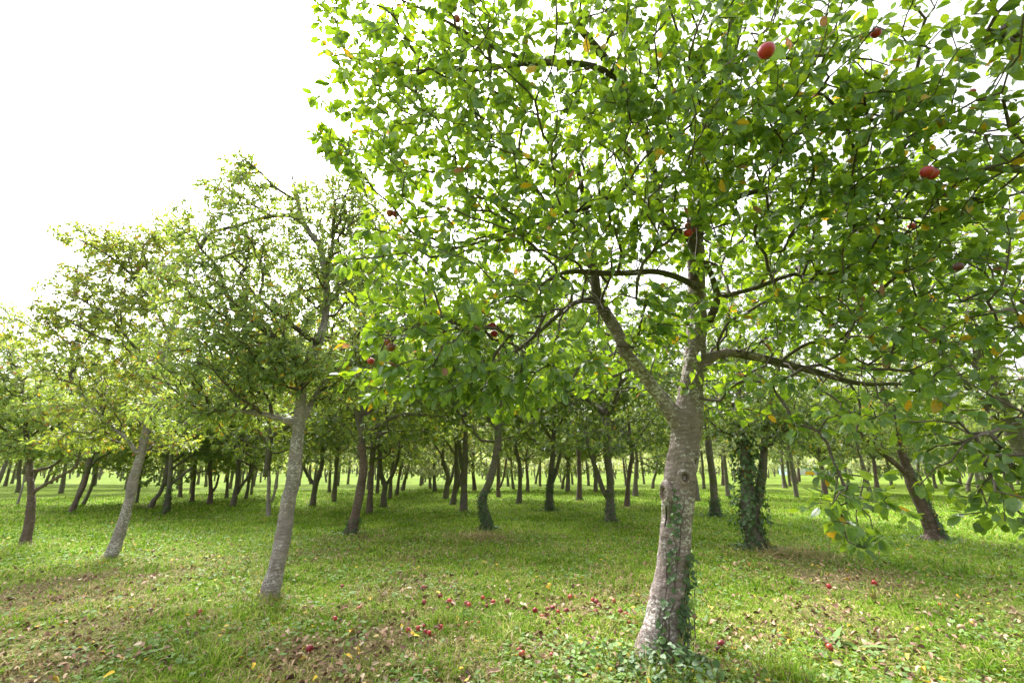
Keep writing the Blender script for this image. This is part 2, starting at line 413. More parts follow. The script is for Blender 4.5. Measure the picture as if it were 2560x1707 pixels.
def dry(x, y):
    v = np.clip((fbm(x, y, 1.6, 21) - 0.52) * 2.6, 0, 1) * 0.55 + np.clip((fbm(x, y, 0.5, 31) - 0.55) * 4, 0, 1) * 0.35
    for cx, cy, r, s in DRYW:
        d = np.hypot((x - cx), (y - cy)) / r + (fbm(x, y, 0.5, 41) - 0.5) * 2.2
        v = np.maximum(v, s * 0.92 * np.clip(1.15 - 0.85 * d, 0, 1) ** 1.3)
    far = np.clip((np.hypot(x, y) - 9) / 6, 0, 1)
    return np.clip(v * (1 - 0.85 * far), 0, 1)

def ground_material():
    m, N, L = newmat('turf')
    tc = N('TexCoord').outputs['Object']; a = N('Attribute', attribute_name='dry').outputs['Fac']
    n1 = N('TexNoise'); L(tc, n1.inputs['Vector']); setv(n1, Scale=0.5, Detail=6.0)
    n2 = N('TexNoise'); L(tc, n2.inputs['Vector']); setv(n2, Scale=26.0, Detail=5.0, Roughness=0.7)
    n3 = N('TexNoise'); L(tc, n3.inputs['Vector']); setv(n3, Scale=6.0, Detail=5.0, Roughness=0.7)
    g = ramp(N, L, n2.outputs['Fac'], [(0.3, (0.035, 0.05, 0.012)), (0.55, (0.10, 0.15, 0.02)), (0.75, (0.20, 0.25, 0.05))])
    g = mixc(N, L, ramp(N, L, n1.outputs['Fac'], [(0.4, (0, 0, 0)), (0.62, (0.6, 0.6, 0.6))]), g, (0.17, 0.26, 0.014))
    s = ramp(N, L, n2.outputs['Fac'], [(0.3, (0.05, 0.035, 0.025)), (0.5, (0.15, 0.105, 0.065)), (0.72, (0.33, 0.25, 0.15))])
    ad = N('Math', operation='MULTIPLY_ADD'); L(n3.outputs['Fac'], ad.inputs[0]); ad.inputs[1].default_value = 1.5; ad.inputs[2].default_value = -0.75
    a2 = N('Math', operation='ADD'); L(a, a2.inputs[0]); L(ad.outputs[0], a2.inputs[1])
    c = mixc(N, L, ramp(N, L, a2.outputs[0], [(0.2, (0, 0, 0)), (0.85, (1, 1, 1))]), g, s)
    p = N('BsdfPrincipled'); L(c, p.inputs['Base Color']); setv(p, Roughness=0.95); p.inputs['Specular IOR Level'].default_value = 0.1
    b = N('Bump'); b.inputs['Strength'].default_value = 0.7; b.inputs['Distance'].default_value = 0.04; L(n2.outputs['Fac'], b.inputs['Height']); L(b.outputs[0], p.inputs['Normal'])
    o = N('OutputMaterial'); L(p.outputs[0], o.inputs['Surface'])
    return m
k = np.linspace(-1, 1, 341)
gx = np.sign(k) * (np.abs(k) * 16 + (np.exp(np.abs(k) ** 3 * 6) - 1) * 1.2)
gy = 6 + gx
X, Y = np.meshgrid(gx, gy, indexing='ij'); nx = len(gx)
near = np.clip(1 - (np.hypot(X, Y - 6) - 60) / 60, 0, 1)
V = np.stack([X, Y, gh(X, Y) * near], -1).reshape(-1, 3)
i, j = np.meshgrid(np.arange(nx - 1), np.arange(nx - 1), indexing='ij')
F = np.stack([i * nx + j, (i + 1) * nx + j, (i + 1) * nx + j + 1, i * nx + j + 1], -1).reshape(-1, 4)
go = link('ground', mesh_np('ground', V, [F], {'dry': ('POINT', dry(V[:, 0], V[:, 1]))}, ground_material()))
tag(go, 'grassy orchard floor with dry bare patches', None, None, 'structure')

def grass_material():
    m, N, L = newmat('grass_blade')
    a = N('Attribute', attribute_name='rnd').outputs['Fac']; d = N('Attribute', attribute_name='dry').outputs['Fac']
    g = ramp(N, L, a, [(0, (0.07, 0.14, 0.011)), (0.35, (0.14, 0.27, 0.014)), (0.75, (0.27, 0.43, 0.032)), (1, (0.50, 0.50, 0.13))])
    s = ramp(N, L, a, [(0, (0.17, 0.125, 0.05)), (0.5, (0.36, 0.29, 0.12)), (1, (0.55, 0.46, 0.25))])
    c = mixc(N, L, ramp(N, L, d, [(0.45, (0, 0, 0)), (0.55, (1, 1, 1))]), g, s)
    p = N('BsdfPrincipled'); L(c, p.inputs['Base Color']); setv(p, Roughness=0.6); p.inputs['Specular IOR Level'].default_value = 0.15
    t = N('BsdfTranslucent'); L(c, t.inputs['Color']); mx = N('MixShader'); mx.inputs[0].default_value = 0.4
    L(p.outputs[0], mx.inputs[1]); L(t.outputs[0], mx.inputs[2]); o = N('OutputMaterial'); L(mx.outputs[0], o.inputs['Surface'])
    return m
GRASSM = grass_material()
def wedge(n, r0, r1, power=1.0, half=62):
    r = r0 * (r1 / r0) ** (rng.random(n) ** power); a = np.radians(rng.uniform(-half, half, n))
    return r * np.sin(a), r * np.cos(a)
def blades(x, y, h, w, lean, straw, rnd):
    n = len(x); P = np.stack([x, y, gh(x, y) * np.clip(1 - (np.hypot(x, y - 6) - 60) / 60, 0, 1) - 0.004], -1)
    az = rng.uniform(0, 2 * math.pi, n); D = np.stack([np.cos(az), np.sin(az), np.zeros(n)], -1)
    az2 = az + math.pi / 2 + rng.normal(0, 0.4, n); Sd = np.stack([np.cos(az2), np.sin(az2), np.zeros(n)], -1)
    up = np.array([0, 0, 1.0]); h = h[:, None]; w = w[:, None]; l = lean[:, None]
    m1 = P + up * h * 0.55 + D * h * l * 0.3; tp = P + up * h * (1 - 0.25 * l) + D * h * l
    V = np.stack([P - Sd * w, P + Sd * w, m1 + Sd * w * 0.75, m1 - Sd * w * 0.75, tp], 1).reshape(-1, 3)
    o = (np.arange(n) * 5)[:, None]
    F = [np.array([[0, 1, 2, 3]]) + o, np.array([[3, 2, 4]]) + o]
    return V, F, {'rnd': ('FACE', np.concatenate([rnd, rnd])), 'dry': ('FACE', np.concatenate([straw, straw]))}
n = 380000
x, y = wedge(n, 2.3, 34, 0.9)
dv = dry(x, y)
keep = rng.random(n) > dv * 0.55
x, y, dv = x[keep], y[keep], dv[keep]; n = len(x); r = np.hypot(x, y)
tuft = np.clip((fbm(x, y, 0.45, 61) - 0.5) * 3.5, 0, 1)
h = (0.02 + 0.05 * rng.random(n) ** 1.6 + 0.13 * tuft * rng.random(n)) * (1 - 0.35 * dv) * (1 + 0.15 * np.clip((r - 6) / 10, 0, 1))
w = 0.0026 + 0.0020 * rng.random(n) + 0.0009 * np.clip(r - 3, 0, 40) * 0.75
rn = np.clip(0.1 + 0.75 * fbm(x, y, 0.9, 71) + rng.normal(0, 0.26, n), 0, 1)
straw = (rng.random(n) < (0.17 + 0.72 * dv) * (1 - 0.6 * np.clip((r - 8) / 6, 0, 1))).astype(float)
GV, GF, GA = blades(x, y, h, w, 0.3 + 1.2 * rng.random(n) + 1.4 * straw * rng.random(n), straw, rn)
tag(link('grass', mesh_np('grass', GV, GF, GA, GRASSM, False)), 'short tufty orchard grass mixed with straw', 'grass', None, 'stuff')
# low broad leaved ground cover
n = 48000
x, y = wedge(n, 2.3, 18, 0.9)
keep = (fbm(x, y, 0.8, 81) + rng.normal(0, 0.06, n) > 0.48) & (rng.random(n) > dry(x, y))
x, y = x[keep], y[keep]; n = len(x)
P = np.stack([x, y, gh(x, y) + 0.012 + 0.035 * rng.random(n)], -1)
A = rdir(n); A[:, 2] = 0.25 * np.abs(A[:, 2]); Nn = np.array([0, 0, 1.0]) + 0.35 * rdir(n)
V, F, at = leaf_mesh(P, A, Nn, (0.02 + 0.034 * rng.random(n)) * (1 + 0.05 * np.hypot(x, y)), 0.75, False)
tag(link('ground_cover', mesh_np('ground_cover', V, F, at, M['weed'])), 'low clover and creeping weeds among the grass', 'ground cover', None, 'stuff')
# fallen leaves
def litter_mat():
    m, N, L = newmat('fallen_leaf')
    a = N('Attribute', attribute_name='rnd').outputs['Fac']
    c = ramp(N, L, a, [(0, (0.07, 0.035, 0.022)), (0.3, (0.20, 0.10, 0.055)), (0.55, (0.36, 0.22, 0.13)), (0.8, (0.42, 0.30, 0.19)), (0.93, (0.48, 0.40, 0.28)), (0.96, (0.62, 0.40, 0.03)), (1, (0.7, 0.5, 0.04))])
    p = N('BsdfPrincipled'); L(c, p.inputs['Base Color']); setv(p, Roughness=0.7)
    o = N('OutputMaterial'); L(p.outputs[0], o.inputs['Surface']); return m
LITTER = litter_mat()
n = 22000
x, y = wedge(n, 2.3, 13, 0.9)
dm = np.minimum(np.hypot(x - 0.9, y - 4.4) / 3.4, np.hypot(x - 3.2, y - 4.6) / 2.6)
keep = rng.random(n) < np.clip(0.14 + 0.75 * dry(x, y) + 0.35 * np.clip(1 - dm, 0, 1), 0, 1)
x, y = x[keep], y[keep]; n = len(x)
P = np.stack([x, y, gh(x, y) + 0.012 + 0.03 * rng.random(n)], -1)
A = rdir(n); A[:, 2] *= 0.3; Nn = np.array([0, 0, 1.0]) + 0.7 * rdir(n)
V, F, at = leaf_mesh(P, A, Nn, 0.025 + 0.045 * rng.random(n), 0.6, True, droop=0.5, fold=0.9)
tag(link('fallen_leaves', mesh_np('fallen_leaves', V, F, at, LITTER)), 'brown and yellow fallen leaves littering the grass', 'fallen leaves', None, 'stuff')

# ------------------------------------------------------------------ apples
def apple_mat():
    m, N, L = newmat('apple_skin')
    tc = N('TexCoord').outputs['Object']; n = N('TexNoise'); L(tc, n.inputs['Vector']); setv(n, Scale=22.0, Detail=3.0)
    oi = N('ObjectInfo').outputs['Random']
    red = ramp(N, L, oi, [(0, (0.17, 0.005, 0.014)), (0.5, (0.34, 0.010, 0.018)), (0.85, (0.36, 0.03, 0.022)), (1, (0.30, 0.09, 0.035))])
    c = mixc(N, L, ramp(N, L, n.outputs['Fac'], [(0.5, (0, 0, 0)), (0.75, (0.55, 0.55, 0.55))]), red, (0.28, 0.04, 0.025))
    p = N('BsdfPrincipled'); L(c, p.inputs['Base Color']); setv(p, Roughness=0.32)
    o = N('OutputMaterial'); L(p.outputs[0], o.inputs['Surface']); return m
M['apple'] = apple_mat()
M['apple_dull'] = flat_mat('apple_dull', (0.20, 0.032, 0.028), 0.6, 0.5, 35)
M['apple_tan'] = flat_mat('apple_tan', (0.30, 0.2, 0.10), 0.5, 0.3, 25)
M['apple_dark'] = flat_mat('apple_dark', (0.06, 0.012, 0.014), 0.4, 0.4, 25)
def apple_data():
    a = np.linspace(0, math.pi, 15); Z = []; R = []
    for t in a:
        rr = math.sin(t) * (1 + 0.10 * math.cos(t)); zz = math.cos(t) * 0.94
        if t < 0.75: zz -= 0.30 * math.exp(-(math.sin(t) / 0.22) ** 2)
        if t > 2.5: zz += 0.16 * math.exp(-(math.sin(t) / 0.2) ** 2)
        R.append(max(rr, 0.012)); Z.append(zz)
    s = 18; th = np.linspace(0, 2 * math.pi, s, endpoint=False)
    V = np.array([[r * math.cos(q), r * math.sin(q), z] for r, z in zip(R, Z) for q in th])
    nr = len(R); i = np.arange(nr - 1)[:, None] * s; j = np.arange(s)[None]
    F = np.stack([i + j, i + s + j, i + s + (j + 1) % s, i + (j + 1) % s], -1).reshape(-1, 4)
    return V, [F, np.arange(s)[None], (np.arange(s)[::-1] + (nr - 1) * s)[None]]
AV, AF = apple_data(); RA = 0.031
ap_me = mesh_np('apple', AV * RA, AF, None, M['apple'])
sv, sf = tube(np.array([[0, 0, 0.016], [0.001, 0.001, 0.03], [0.006, 0.002, 0.046]]), [0.0016, 0.0013, 0.0019], 6)
st_me = mesh_np('stalk', sv, sf, None, M['twig'])
def apple(loc, label, group=None, s=1.0, rot=(0, 0, 0), mat=None):
    o = link('apple', ap_me, None, loc); o.rotation_euler = rot; o.scale = (s, s, s)
    tag(o, label, 'apple', group)
    c = link('stalk', st_me, o)
    if mat: o.material_slots[0].link = 'OBJECT'; o.material_slots[0].material = mat
    return o
Z6 = [(705, 630), (820, 675), (710, 710), (885, 708), (908, 722), (875, 748), (1000, 715), (1018, 728), (1115, 680), (1140, 728), (1185, 712), (1280, 708), (1470, 762), (1555, 742), (1590, 738), (1628, 762), (1685, 762),
      (1733, 750), (1865, 695), (1890, 712), (1910, 740), (1888, 780), (2010, 708), (1710, 672), (1520, 805), (1552, 800), (2055, 788), (2093, 802), (2115, 862), (2160, 875), (605, 888), (710, 865), (720, 910), (745, 925), (825, 885), (670, 880),
      (950, 872), (1000, 868), (1042, 845), (1080, 860), (1272, 830), (1302, 1012), (1358, 998), (1362, 1048), (1380, 1075), (265, 745), (100, 825), (150, 612), (1583, 1080), (1050, 965)]
for q, (a, b) in enumerate(Z6):
    g = ground(800 + a / 2.735, 1250 + b / 2.735)
    if a > 1840 and b < 800: lab, gr = 'red apple in the dense heap of windfalls left of the big trunk', 'windfalls heaped left of the big trunk'
    elif 2040 < a and b < 810: lab, gr = 'orange-red apple in the pair lying just left of the big trunk', 'pair of windfalls beside the big trunk'
    elif a > 2100: lab, gr = 'dull red apple in the pair lying against the foot of the big trunk', 'pair of windfalls against the trunk foot'
    elif a > 1440 and b < 820: lab, gr = 'red apple in the loose string of windfalls between the heap and the pale curled leaves', 'string of windfalls before the heap'
    elif 1290 < a and b > 990 and a < 1400: lab, gr = 'red apple in the small knot of windfalls low in front of the string', 'front knot of windfalls'
    elif 850 < a < 1300 and b < 760: lab, gr = 'pinkish red apple in the far scatter of windfalls in mid grass', 'far scatter of windfalls'
    elif 590 < a < 1100 and b > 840: lab, gr = 'red apple in the nearer scatter of windfalls around the grass tuft', 'nearer scatter of windfalls'
    elif 690 < a < 830: lab, gr = 'reddish apple at the far left end of the windfall scatter', 'left end of the windfall scatter'
    else: lab, gr = {265: 'red apple beside the brown leaf patch in mid grass', 100: 'red apple on the brown leaf patch', 150: 'small red apple lying beyond the brown leaf patch', 1272: 'brownish apple lying between two pale curled leaves', 1583: 'bright red apple in the weeds before the big trunk', 1050: 'pale red apple alone in the near grass'}.get(a, 'red apple alone in the grass'), None
    s = 0.70 + 0.32 * rng.random()
    apple((g[0], g[1], float(gh(g[0], g[1])) + 0.024 * s), lab, gr, s, tuple(rng.uniform(-2.5, 2.5, 3)), M['apple_dull'] if rng.random() < .45 else None)
for (px, py, s, mat, lab) in [(497, 1540, 1.15, None, 'red apple in the grass between the pale trunk and the dry bank'), (374, 1529, 0.9, 'apple_dark', 'dull brown-red apple left of the red one on the grassy bank'),
        (773, 1628, 1.0, None, 'bright red apple on the bare leaf litter in front'), (382, 1382, 1.0, 'apple_tan', 'tan apple in the grass behind the leaning pink trunk'),
        (1804, 1615, 1.15, None, 'orange-red apple right of the big trunk base'), (1797, 1628, 1.1, 'apple_dark', 'dark red apple touching the orange-red one right of the big trunk'),
        (1875, 1418, 1.0, None, 'pink-red apple at the foot of the bushy ivy trunk'), (1839, 1417, 1.0, 'apple_tan', 'tan apple left of the pink one before the bushy ivy trunk'),
        (1921, 1658, 1.5, 'apple_dark', 'large dark rotten apple in the near right grass'), (2042, 1589, 0.8, 'apple_dark', 'small dark apple in the right-hand grass'),
        (2188, 1466, 1.1, None, 'red apple on the dry patch under the drooping branch'), (2073, 1472, 1.0, None, 'dull red apple on the leaf litter left of the drooping branch'),
        (2354, 1517, 0.9, None, 'red apple beside a yellow leaf in the right-hand grass'), (2075, 1625, 1.0, None, 'pale red apple near the dock leaves'),
        (2436, 1566, 1.1, 'apple_tan', 'yellowish apple lying at the far right of the grass'), (2407, 1582, 1.1, 'apple_tan', 'tan apple half hidden at the right of the grass'), (1950, 1614, 0.7, None, 'small pink apple between the trunk and the dock leaves')]:
    g = ground(px, py); apple((g[0], g[1], float(gh(*g)) + 0.026 * s), lab, None, s, tuple(rng.uniform(-2.5, 2.5, 3)), M.get(mat) if mat else None)

# hanging apples: (px, py, width px, label)
HANG = [(1916, 128, 40, 'large red apple hanging high in front of the upper trunk'), (1468, 168, 19, 'small red apple high among the leaves left of the upper trunk'),
        (2190, 84, 24, 'dull red apple half hidden high in the right of the crown'), (1720, 565, 18, 'top apple of the cluster of three hanging before the trunk'),
        (1730, 575, 17, 'right-hand apple of the cluster of three hanging before the trunk'), (1720, 583, 21, 'lowest apple of the cluster of three hanging before the trunk'),
        (1142, 48, 15, 'dark red apple at the top left of the crown'), (975, 533, 17, 'dark red apple of the pair against the sky, its left one'), (989, 535, 14, 'dark red apple of the pair against the sky, its right one'),
        (968, 856, 17, 'smaller red apple of the touching pair low in the crown'), (978, 868, 22, 'larger pink-red apple of the touching pair low in the crown'),
        (927, 903, 17, 'red apple hanging lowest at the left edge of the crown'), (1231, 816, 21, 'red apple above another beside a broad leaf'), (1235, 834, 19, 'red apple tucked under another beside a broad leaf'),
        (2318, 430, 30, 'dark red apple, left of the pair in the right of the crown'), (2332, 436, 28, 'dark red apple, right of the pair in the right of the crown'),
        (2430, 231, 17, 'small red apple against the sky at the upper right'), (2396, 667, 30, 'blackish red apple hanging at the right over the dark trees'), (2279, 565, 12, 'tiny red apple below the forked right limb')]
HP = []
for px, py, w, lab in HANG:
    s = 1.05; zc = 2 * RA * s * FPX / w; d = ray(px, py); zc = min(max(zc, 1.7), 4.1)
    p = d * zc; p[2] += CAM_H; HP.append((p, lab))

# ------------------------------------------------------------------ the big apple tree in front
gm = ground(1650, 1640); BASE = np.array([gm[0], gm[1], float(gh(*gm))])
Y0 = gm[1]
T = Tree()
trunk = [(1640, 1665, Y0, 160), (1646, 1630, Y0, 118), (1660, 1560, Y0, 100), (1672, 1480, Y0 + .02, 92), (1683, 1400, Y0 + .03, 86), (1690, 1300, Y0 + .04, 83), (1699, 1200, Y0 + .05, 84), (1711, 1110, Y0 + .06, 80), (1720, 1040, Y0 + .06, 82),
         (1728, 970, Y0 + .08, 64), (1736, 890, Y0 + .06, 58), (1744, 790, Y0, 52), (1742, 700, Y0 - .1, 48), (1738, 600, Y0 - .25, 44), (1752, 460, Y0 - .5, 42), (1766, 340, Y0 - .75, 44), (1788, 249, Y0 - .9, 44), (1814, 165, Y0 - 1.05, 44), (1840, 38, Y0 - 1.25, 46), (1850, -120, Y0 - 1.35, 40)]
TP, TR = trace(trunk); TR = TR * 0.94; tq = T.limb(TP, TR, root=True)
left = [(1708, 1075, Y0 + .05, 56), (1672, 1020, Y0 + .02, 44), (1650, 988, Y0, 38), (1620, 953, Y0 - .02, 35), (1596, 918, Y0 - .05, 33), (1564, 879, Y0 - .08, 31), (1545, 832, Y0 - .1, 30), (1509, 775, Y0 - .1, 29), (1491, 737, Y0 - .1, 27), (1488, 698, Y0 - .12, 25), (1480, 645, Y0 - .15, 23), (1468, 600, Y0 - .2, 20), (1464, 520, Y0 - .3, 16), (1440, 400, Y0 - .6, 12)]
LP, LR = trace(left); lq = T.limb(LP, LR)
rightl = [(1752, 915, Y0 + .04, 40), (1772, 896, Y0, 30), (1796, 885, Y0 - .05, 25), (1836, 882, Y0 - .1, 23), (1912, 897, Y0 - .15, 23), (1989, 917, Y0 - .22, 22), (2058, 934, Y0 - .3, 20), (2121, 953, Y0 - .4, 16), (2178, 961, Y0 - .5, 13), (2251, 960, Y0 - .65, 10), (2340, 985, Y0 - .85, 8)]
RP, RR = trace(rightl); rq = T.limb(RP, RR)
def cut(q, m): return q[0][:m], q[1][:m]
parts = [tube(*resample(TP[:14], TR[:14], 0.05), sides=20, lump=0.05, seed=1), tube(*resample(LP[:8], LR[:8], 0.05), sides=14, lump=0.06, seed=4), tube(*resample(RP[:5], RR[:5], 0.04), sides=10, lump=0.05, seed=6)]
for az in (0.3, 1.6, 2.7, 3.9, 5.2):                                  # root flare
    e = BASE + np.array([math.cos(az) * 0.23, math.sin(az) * 0.23, -0.06]); s0 = TP[2] + np.array([math.cos(az) * 0.07, math.sin(az) * 0.07, 0.03])
    parts.append(tube(*resample([s0, 0.5 * (s0 + e) + np.array([0, 0, -0.05]), e], [0.07, 0.06, 0.03], 0.04), sides=10))
main = thing('apple_tree', 'large leaning apple tree in front with forked lichen-spotted trunk and red apples', 'tree', BASE, 'apple trees of the front row')
def shift(o): o.location = tuple(-np.asarray(o.parent.location)); return o     # mesh data is in world metres
shift(link('trunk', fuse(parts, M['bark']), main))
LIMBS = [  # traced limbs: px, py, Y, width
    [(1738, 600, Y0 - .25, 26), (1700, 585, Y0 - .3, 24), (1660, 555, Y0 - .4, 22), (1642, 497, Y0 - .5, 20), (1637, 440, Y0 - .6, 19), (1610, 330, Y0 - .9, 19), (1565, 214, Y0 - 1.2, 19), (1508, 142, Y0 - 1.4, 20), (1440, 60, Y0 - 1.6, 18)],
    [(1565, 214, Y0 - 1.2, 16), (1480, 165, Y0 - 1.3, 16), (1343, 157, Y0 - 1.3, 16), (1290, 161, Y0 - 1.3, 15), (1167, 176, Y0 - 1.25, 13), (1098, 164, Y0 - 1.2, 10), (984, 207, Y0 - 1.1, 7), (900, 190, Y0 - 1.0, 4)],
    [(1343, 157, Y0 - 1.3, 10), (1259, 130, Y0 - 1.4, 10), (1183, 92, Y0 - 1.5, 9), (1090, 40, Y0 - 1.6, 7), (980, -10, Y0 - 1.6, 5)],
    [(1744, 720, Y0 - .12, 19), (1698, 695, Y0 - .3, 17), (1637, 679, Y0 - .4, 16), (1568, 683, Y0 - .5, 15), (1507, 683, Y0 - .55, 14), (1434, 679, Y0 - .6, 12), (1388, 691, Y0 - .65, 10), (1310, 740, Y0 - .75, 8), (1230, 770, Y0 - .8, 6), (1140, 800, Y0 - .8, 4)],
    [(1748, 440, Y0 - .5, 16), (1700, 450, Y0 - .55, 14), (1644, 469, Y0 - .6, 12), (1560, 490, Y0 - .65, 11), (1491, 511, Y0 - .7, 10), (1400, 545, Y0 - .75, 8), (1300, 570, Y0 - .8, 7), (1180, 600, Y0 - .85, 5), (1080, 620, Y0 - .85, 4)],
    [(1491, 742, Y0 - .1, 14), (1472, 748, Y0 - .15, 13), (1426, 763, Y0 - .25, 12), (1357, 821, Y0 - .35, 11), (1300, 870, Y0 - .45, 9), (1240, 905, Y0 - .5, 6), (1170, 930, Y0 - .55, 4)],
    [(1775, 800, Y0 - .05, 24), (1786, 770, Y0 - .2, 20), (1793, 740, Y0 - .3, 18), (1782, 698, Y0 - .38, 17), (1768, 667, Y0 - .42, 16), (1740, 648, Y0 - .45, 14)],
    [(1793, 745, Y0 - .3, 14), (1855, 729, Y0 - .35, 12), (1897, 717, Y0 - .4, 12), (1943, 698, Y0 - .45, 11), (1989, 685, Y0 - .5, 10), (2003, 692, Y0 - .52, 9), (2019, 652, Y0 - .55, 8), (2035, 584, Y0 - .6, 7), (2050, 476, Y0 - .7, 6), (2056, 400, Y0 - .75, 5)],
    [(1742, 540, Y0 - .35, 22), (1794, 511, Y0 - .5, 17), (1855, 488, Y0 - .6, 15), (1931, 469, Y0 - .7, 15), (1989, 457, Y0 - .8, 15), (2050, 460, Y0 - .85, 14), (2114, 482, Y0 - .95, 13), (2164, 509, Y0 - 1.0, 12), (2206, 547, Y0 - 1.05, 10), (2260, 600, Y0 - 1.1, 7), (2310, 690, Y0 - 1.1, 5)],
    [(2206, 547, Y0 - 1.05, 9), (2244, 516, Y0 - 1.1, 9), (2290, 470, Y0 - 1.15, 7), (2360, 400, Y0 - 1.2, 5)],
    [(1952, 902, Y0 - .18, 11), (2006, 865, Y0 - .3, 10), (2044, 856, Y0 - .35, 9), (2102, 873, Y0 - .45, 8), (2170, 910, Y0 - .55, 6), (2260, 900, Y0 - .65, 4)],
    [(1814, 165, Y0 - 1.05, 16), (1859, 142, Y0 - 1.2, 14), (1894, 130, Y0 - 1.3, 12), (1960, 145, Y0 - 1.45, 11), (2060, 140, Y0 - 1.6, 8), (2180, 150, Y0 - 1.7, 6)],
    [(1762, 380, Y0 - .7, 16), (1830, 320, Y0 - .8, 12), (1900, 352, Y0 - .75, 10), (1960, 390, Y0 - .7, 8), (2060, 330, Y0 - .8, 8), (2180, 330, Y0 - .9, 8), (2280, 380, Y0 - 1.0, 6)],
    [(1464, 520, Y0 - .3, 13), (1330, 400, Y0 - .6, 11), (1200, 330, Y0 - .7, 8), (1068, 290, Y0 - .8, 7), (960, 320, Y0 - .8, 5), (850, 370, Y0 - .8, 3)],
    [(2121, 953, Y0 - .4, 8), (2150, 1010, Y0 - .5, 7), (2140, 1100, Y0 - .6, 5), (2160, 1190, Y0 - .65, 4), (2140, 1290, Y0 - .7, 3), (2165, 1350, Y0 - .75, 3)],
]
for l in LIMBS:
    P, R = trace(l); R = np.maximum(R, 0.005); q = T.limb(P, R)
    V, F = tube(*resample(P, R, 0.05), sides=9, lump=0.07, seed=len(l) + l[0][0] * 0.01)
    shift(link('limb', mesh_np('limb', V, F, None, M['bark_limb']), main))
for P, R, m in ((TP, TR, 12), (LP, LR, 6), (RP, RR, 3)):                # the rest of the three stems
    Q, q = resample(P[m:], R[m:], 0.06); V, F = tube(Q, q, sides=12, lump=0.08, seed=m)
    shift(link('limb', mesh_np('limb', V, F, None, M['bark_limb']), main))
# pruned branch scars on the trunk
def scar(px, py, w, h, ang):
    d = ray(px, py); Q, q = resample(TP, TR, 0.03)
    c = Q[np.argmin([np.linalg.norm(np.cross(d / np.linalg.norm(d), p - np.array([0, 0, CAM_H]))) + 0.0 * p[2] for p in Q])]
    rr = q[np.argmin(np.sum((Q - c) ** 2, 1))]
    e = np.array([0, 0, CAM_H]); dn = d / np.linalg.norm(d)
    b = (e - c) @ dn; D = np.sum((e - c) ** 2) - b * b
    t = -b - math.sqrt(max(rr * rr - D, 0)); p = e + dn * t
    nrm = p - c; nrm[2] *= 0.2; nrm /= np.linalg.norm(nrm)
    sd = np.cross([0, 0, 1.0], nrm); sd /= np.linalg.norm(sd); up = np.cross(nrm, sd)
    m = 28; th = np.linspace(0, 2 * math.pi, m, endpoint=False)
    prof = [(1.5, -0.02), (1.28, 0.004), (1.0, 0.020), (0.84, 0.019), (0.74, 0.012), (0.66, 0.014), (0.56, 0.010), (0.47, 0.004), (0.40, -0.012), (0.12, -0.03)]
    V = []
    for k, (f, o) in enumerate(prof):
        wob = 1 + 0.06 * np.sin(3 * th + ang) + 0.05 * np.sin(5 * th + 2 * ang)
        V.append(p + nrm * (o + 0.002) + (np.cos(th) * w * f * wob)[:, None] * sd + (np.sin(th) * h * f * wob)[:, None] * up)
    V = np.concatenate(V); n = len(prof)
    i = np.arange(n - 1)[:, None] * m; j = np.arange(m)[None]
    F = np.stack([i + j, i + (j + 1) % m, i + m + (j + 1) % m, i + m + j], -1).reshape(-1, 4)
    me = mesh_np('branch_scar', V, [F, (np.arange(m) + (n - 1) * m)[None]], None, M['bark'])
    me.materials.append(M['wood_scar']); me.materials.append(M['hollow'])
    mi = np.zeros(len(me.polygons), int); mi[m * 3:m * 7] = 1; mi[m * 7:] = 2
    me.polygons.foreach_set('material_index', mi.astype(np.int32))
    shift(link('branch_scar', me, main))
scar(1712, 1192, 0.040, 0.055, 0.4)
scar(1663, 1232, 0.058, 0.075, 1.9)

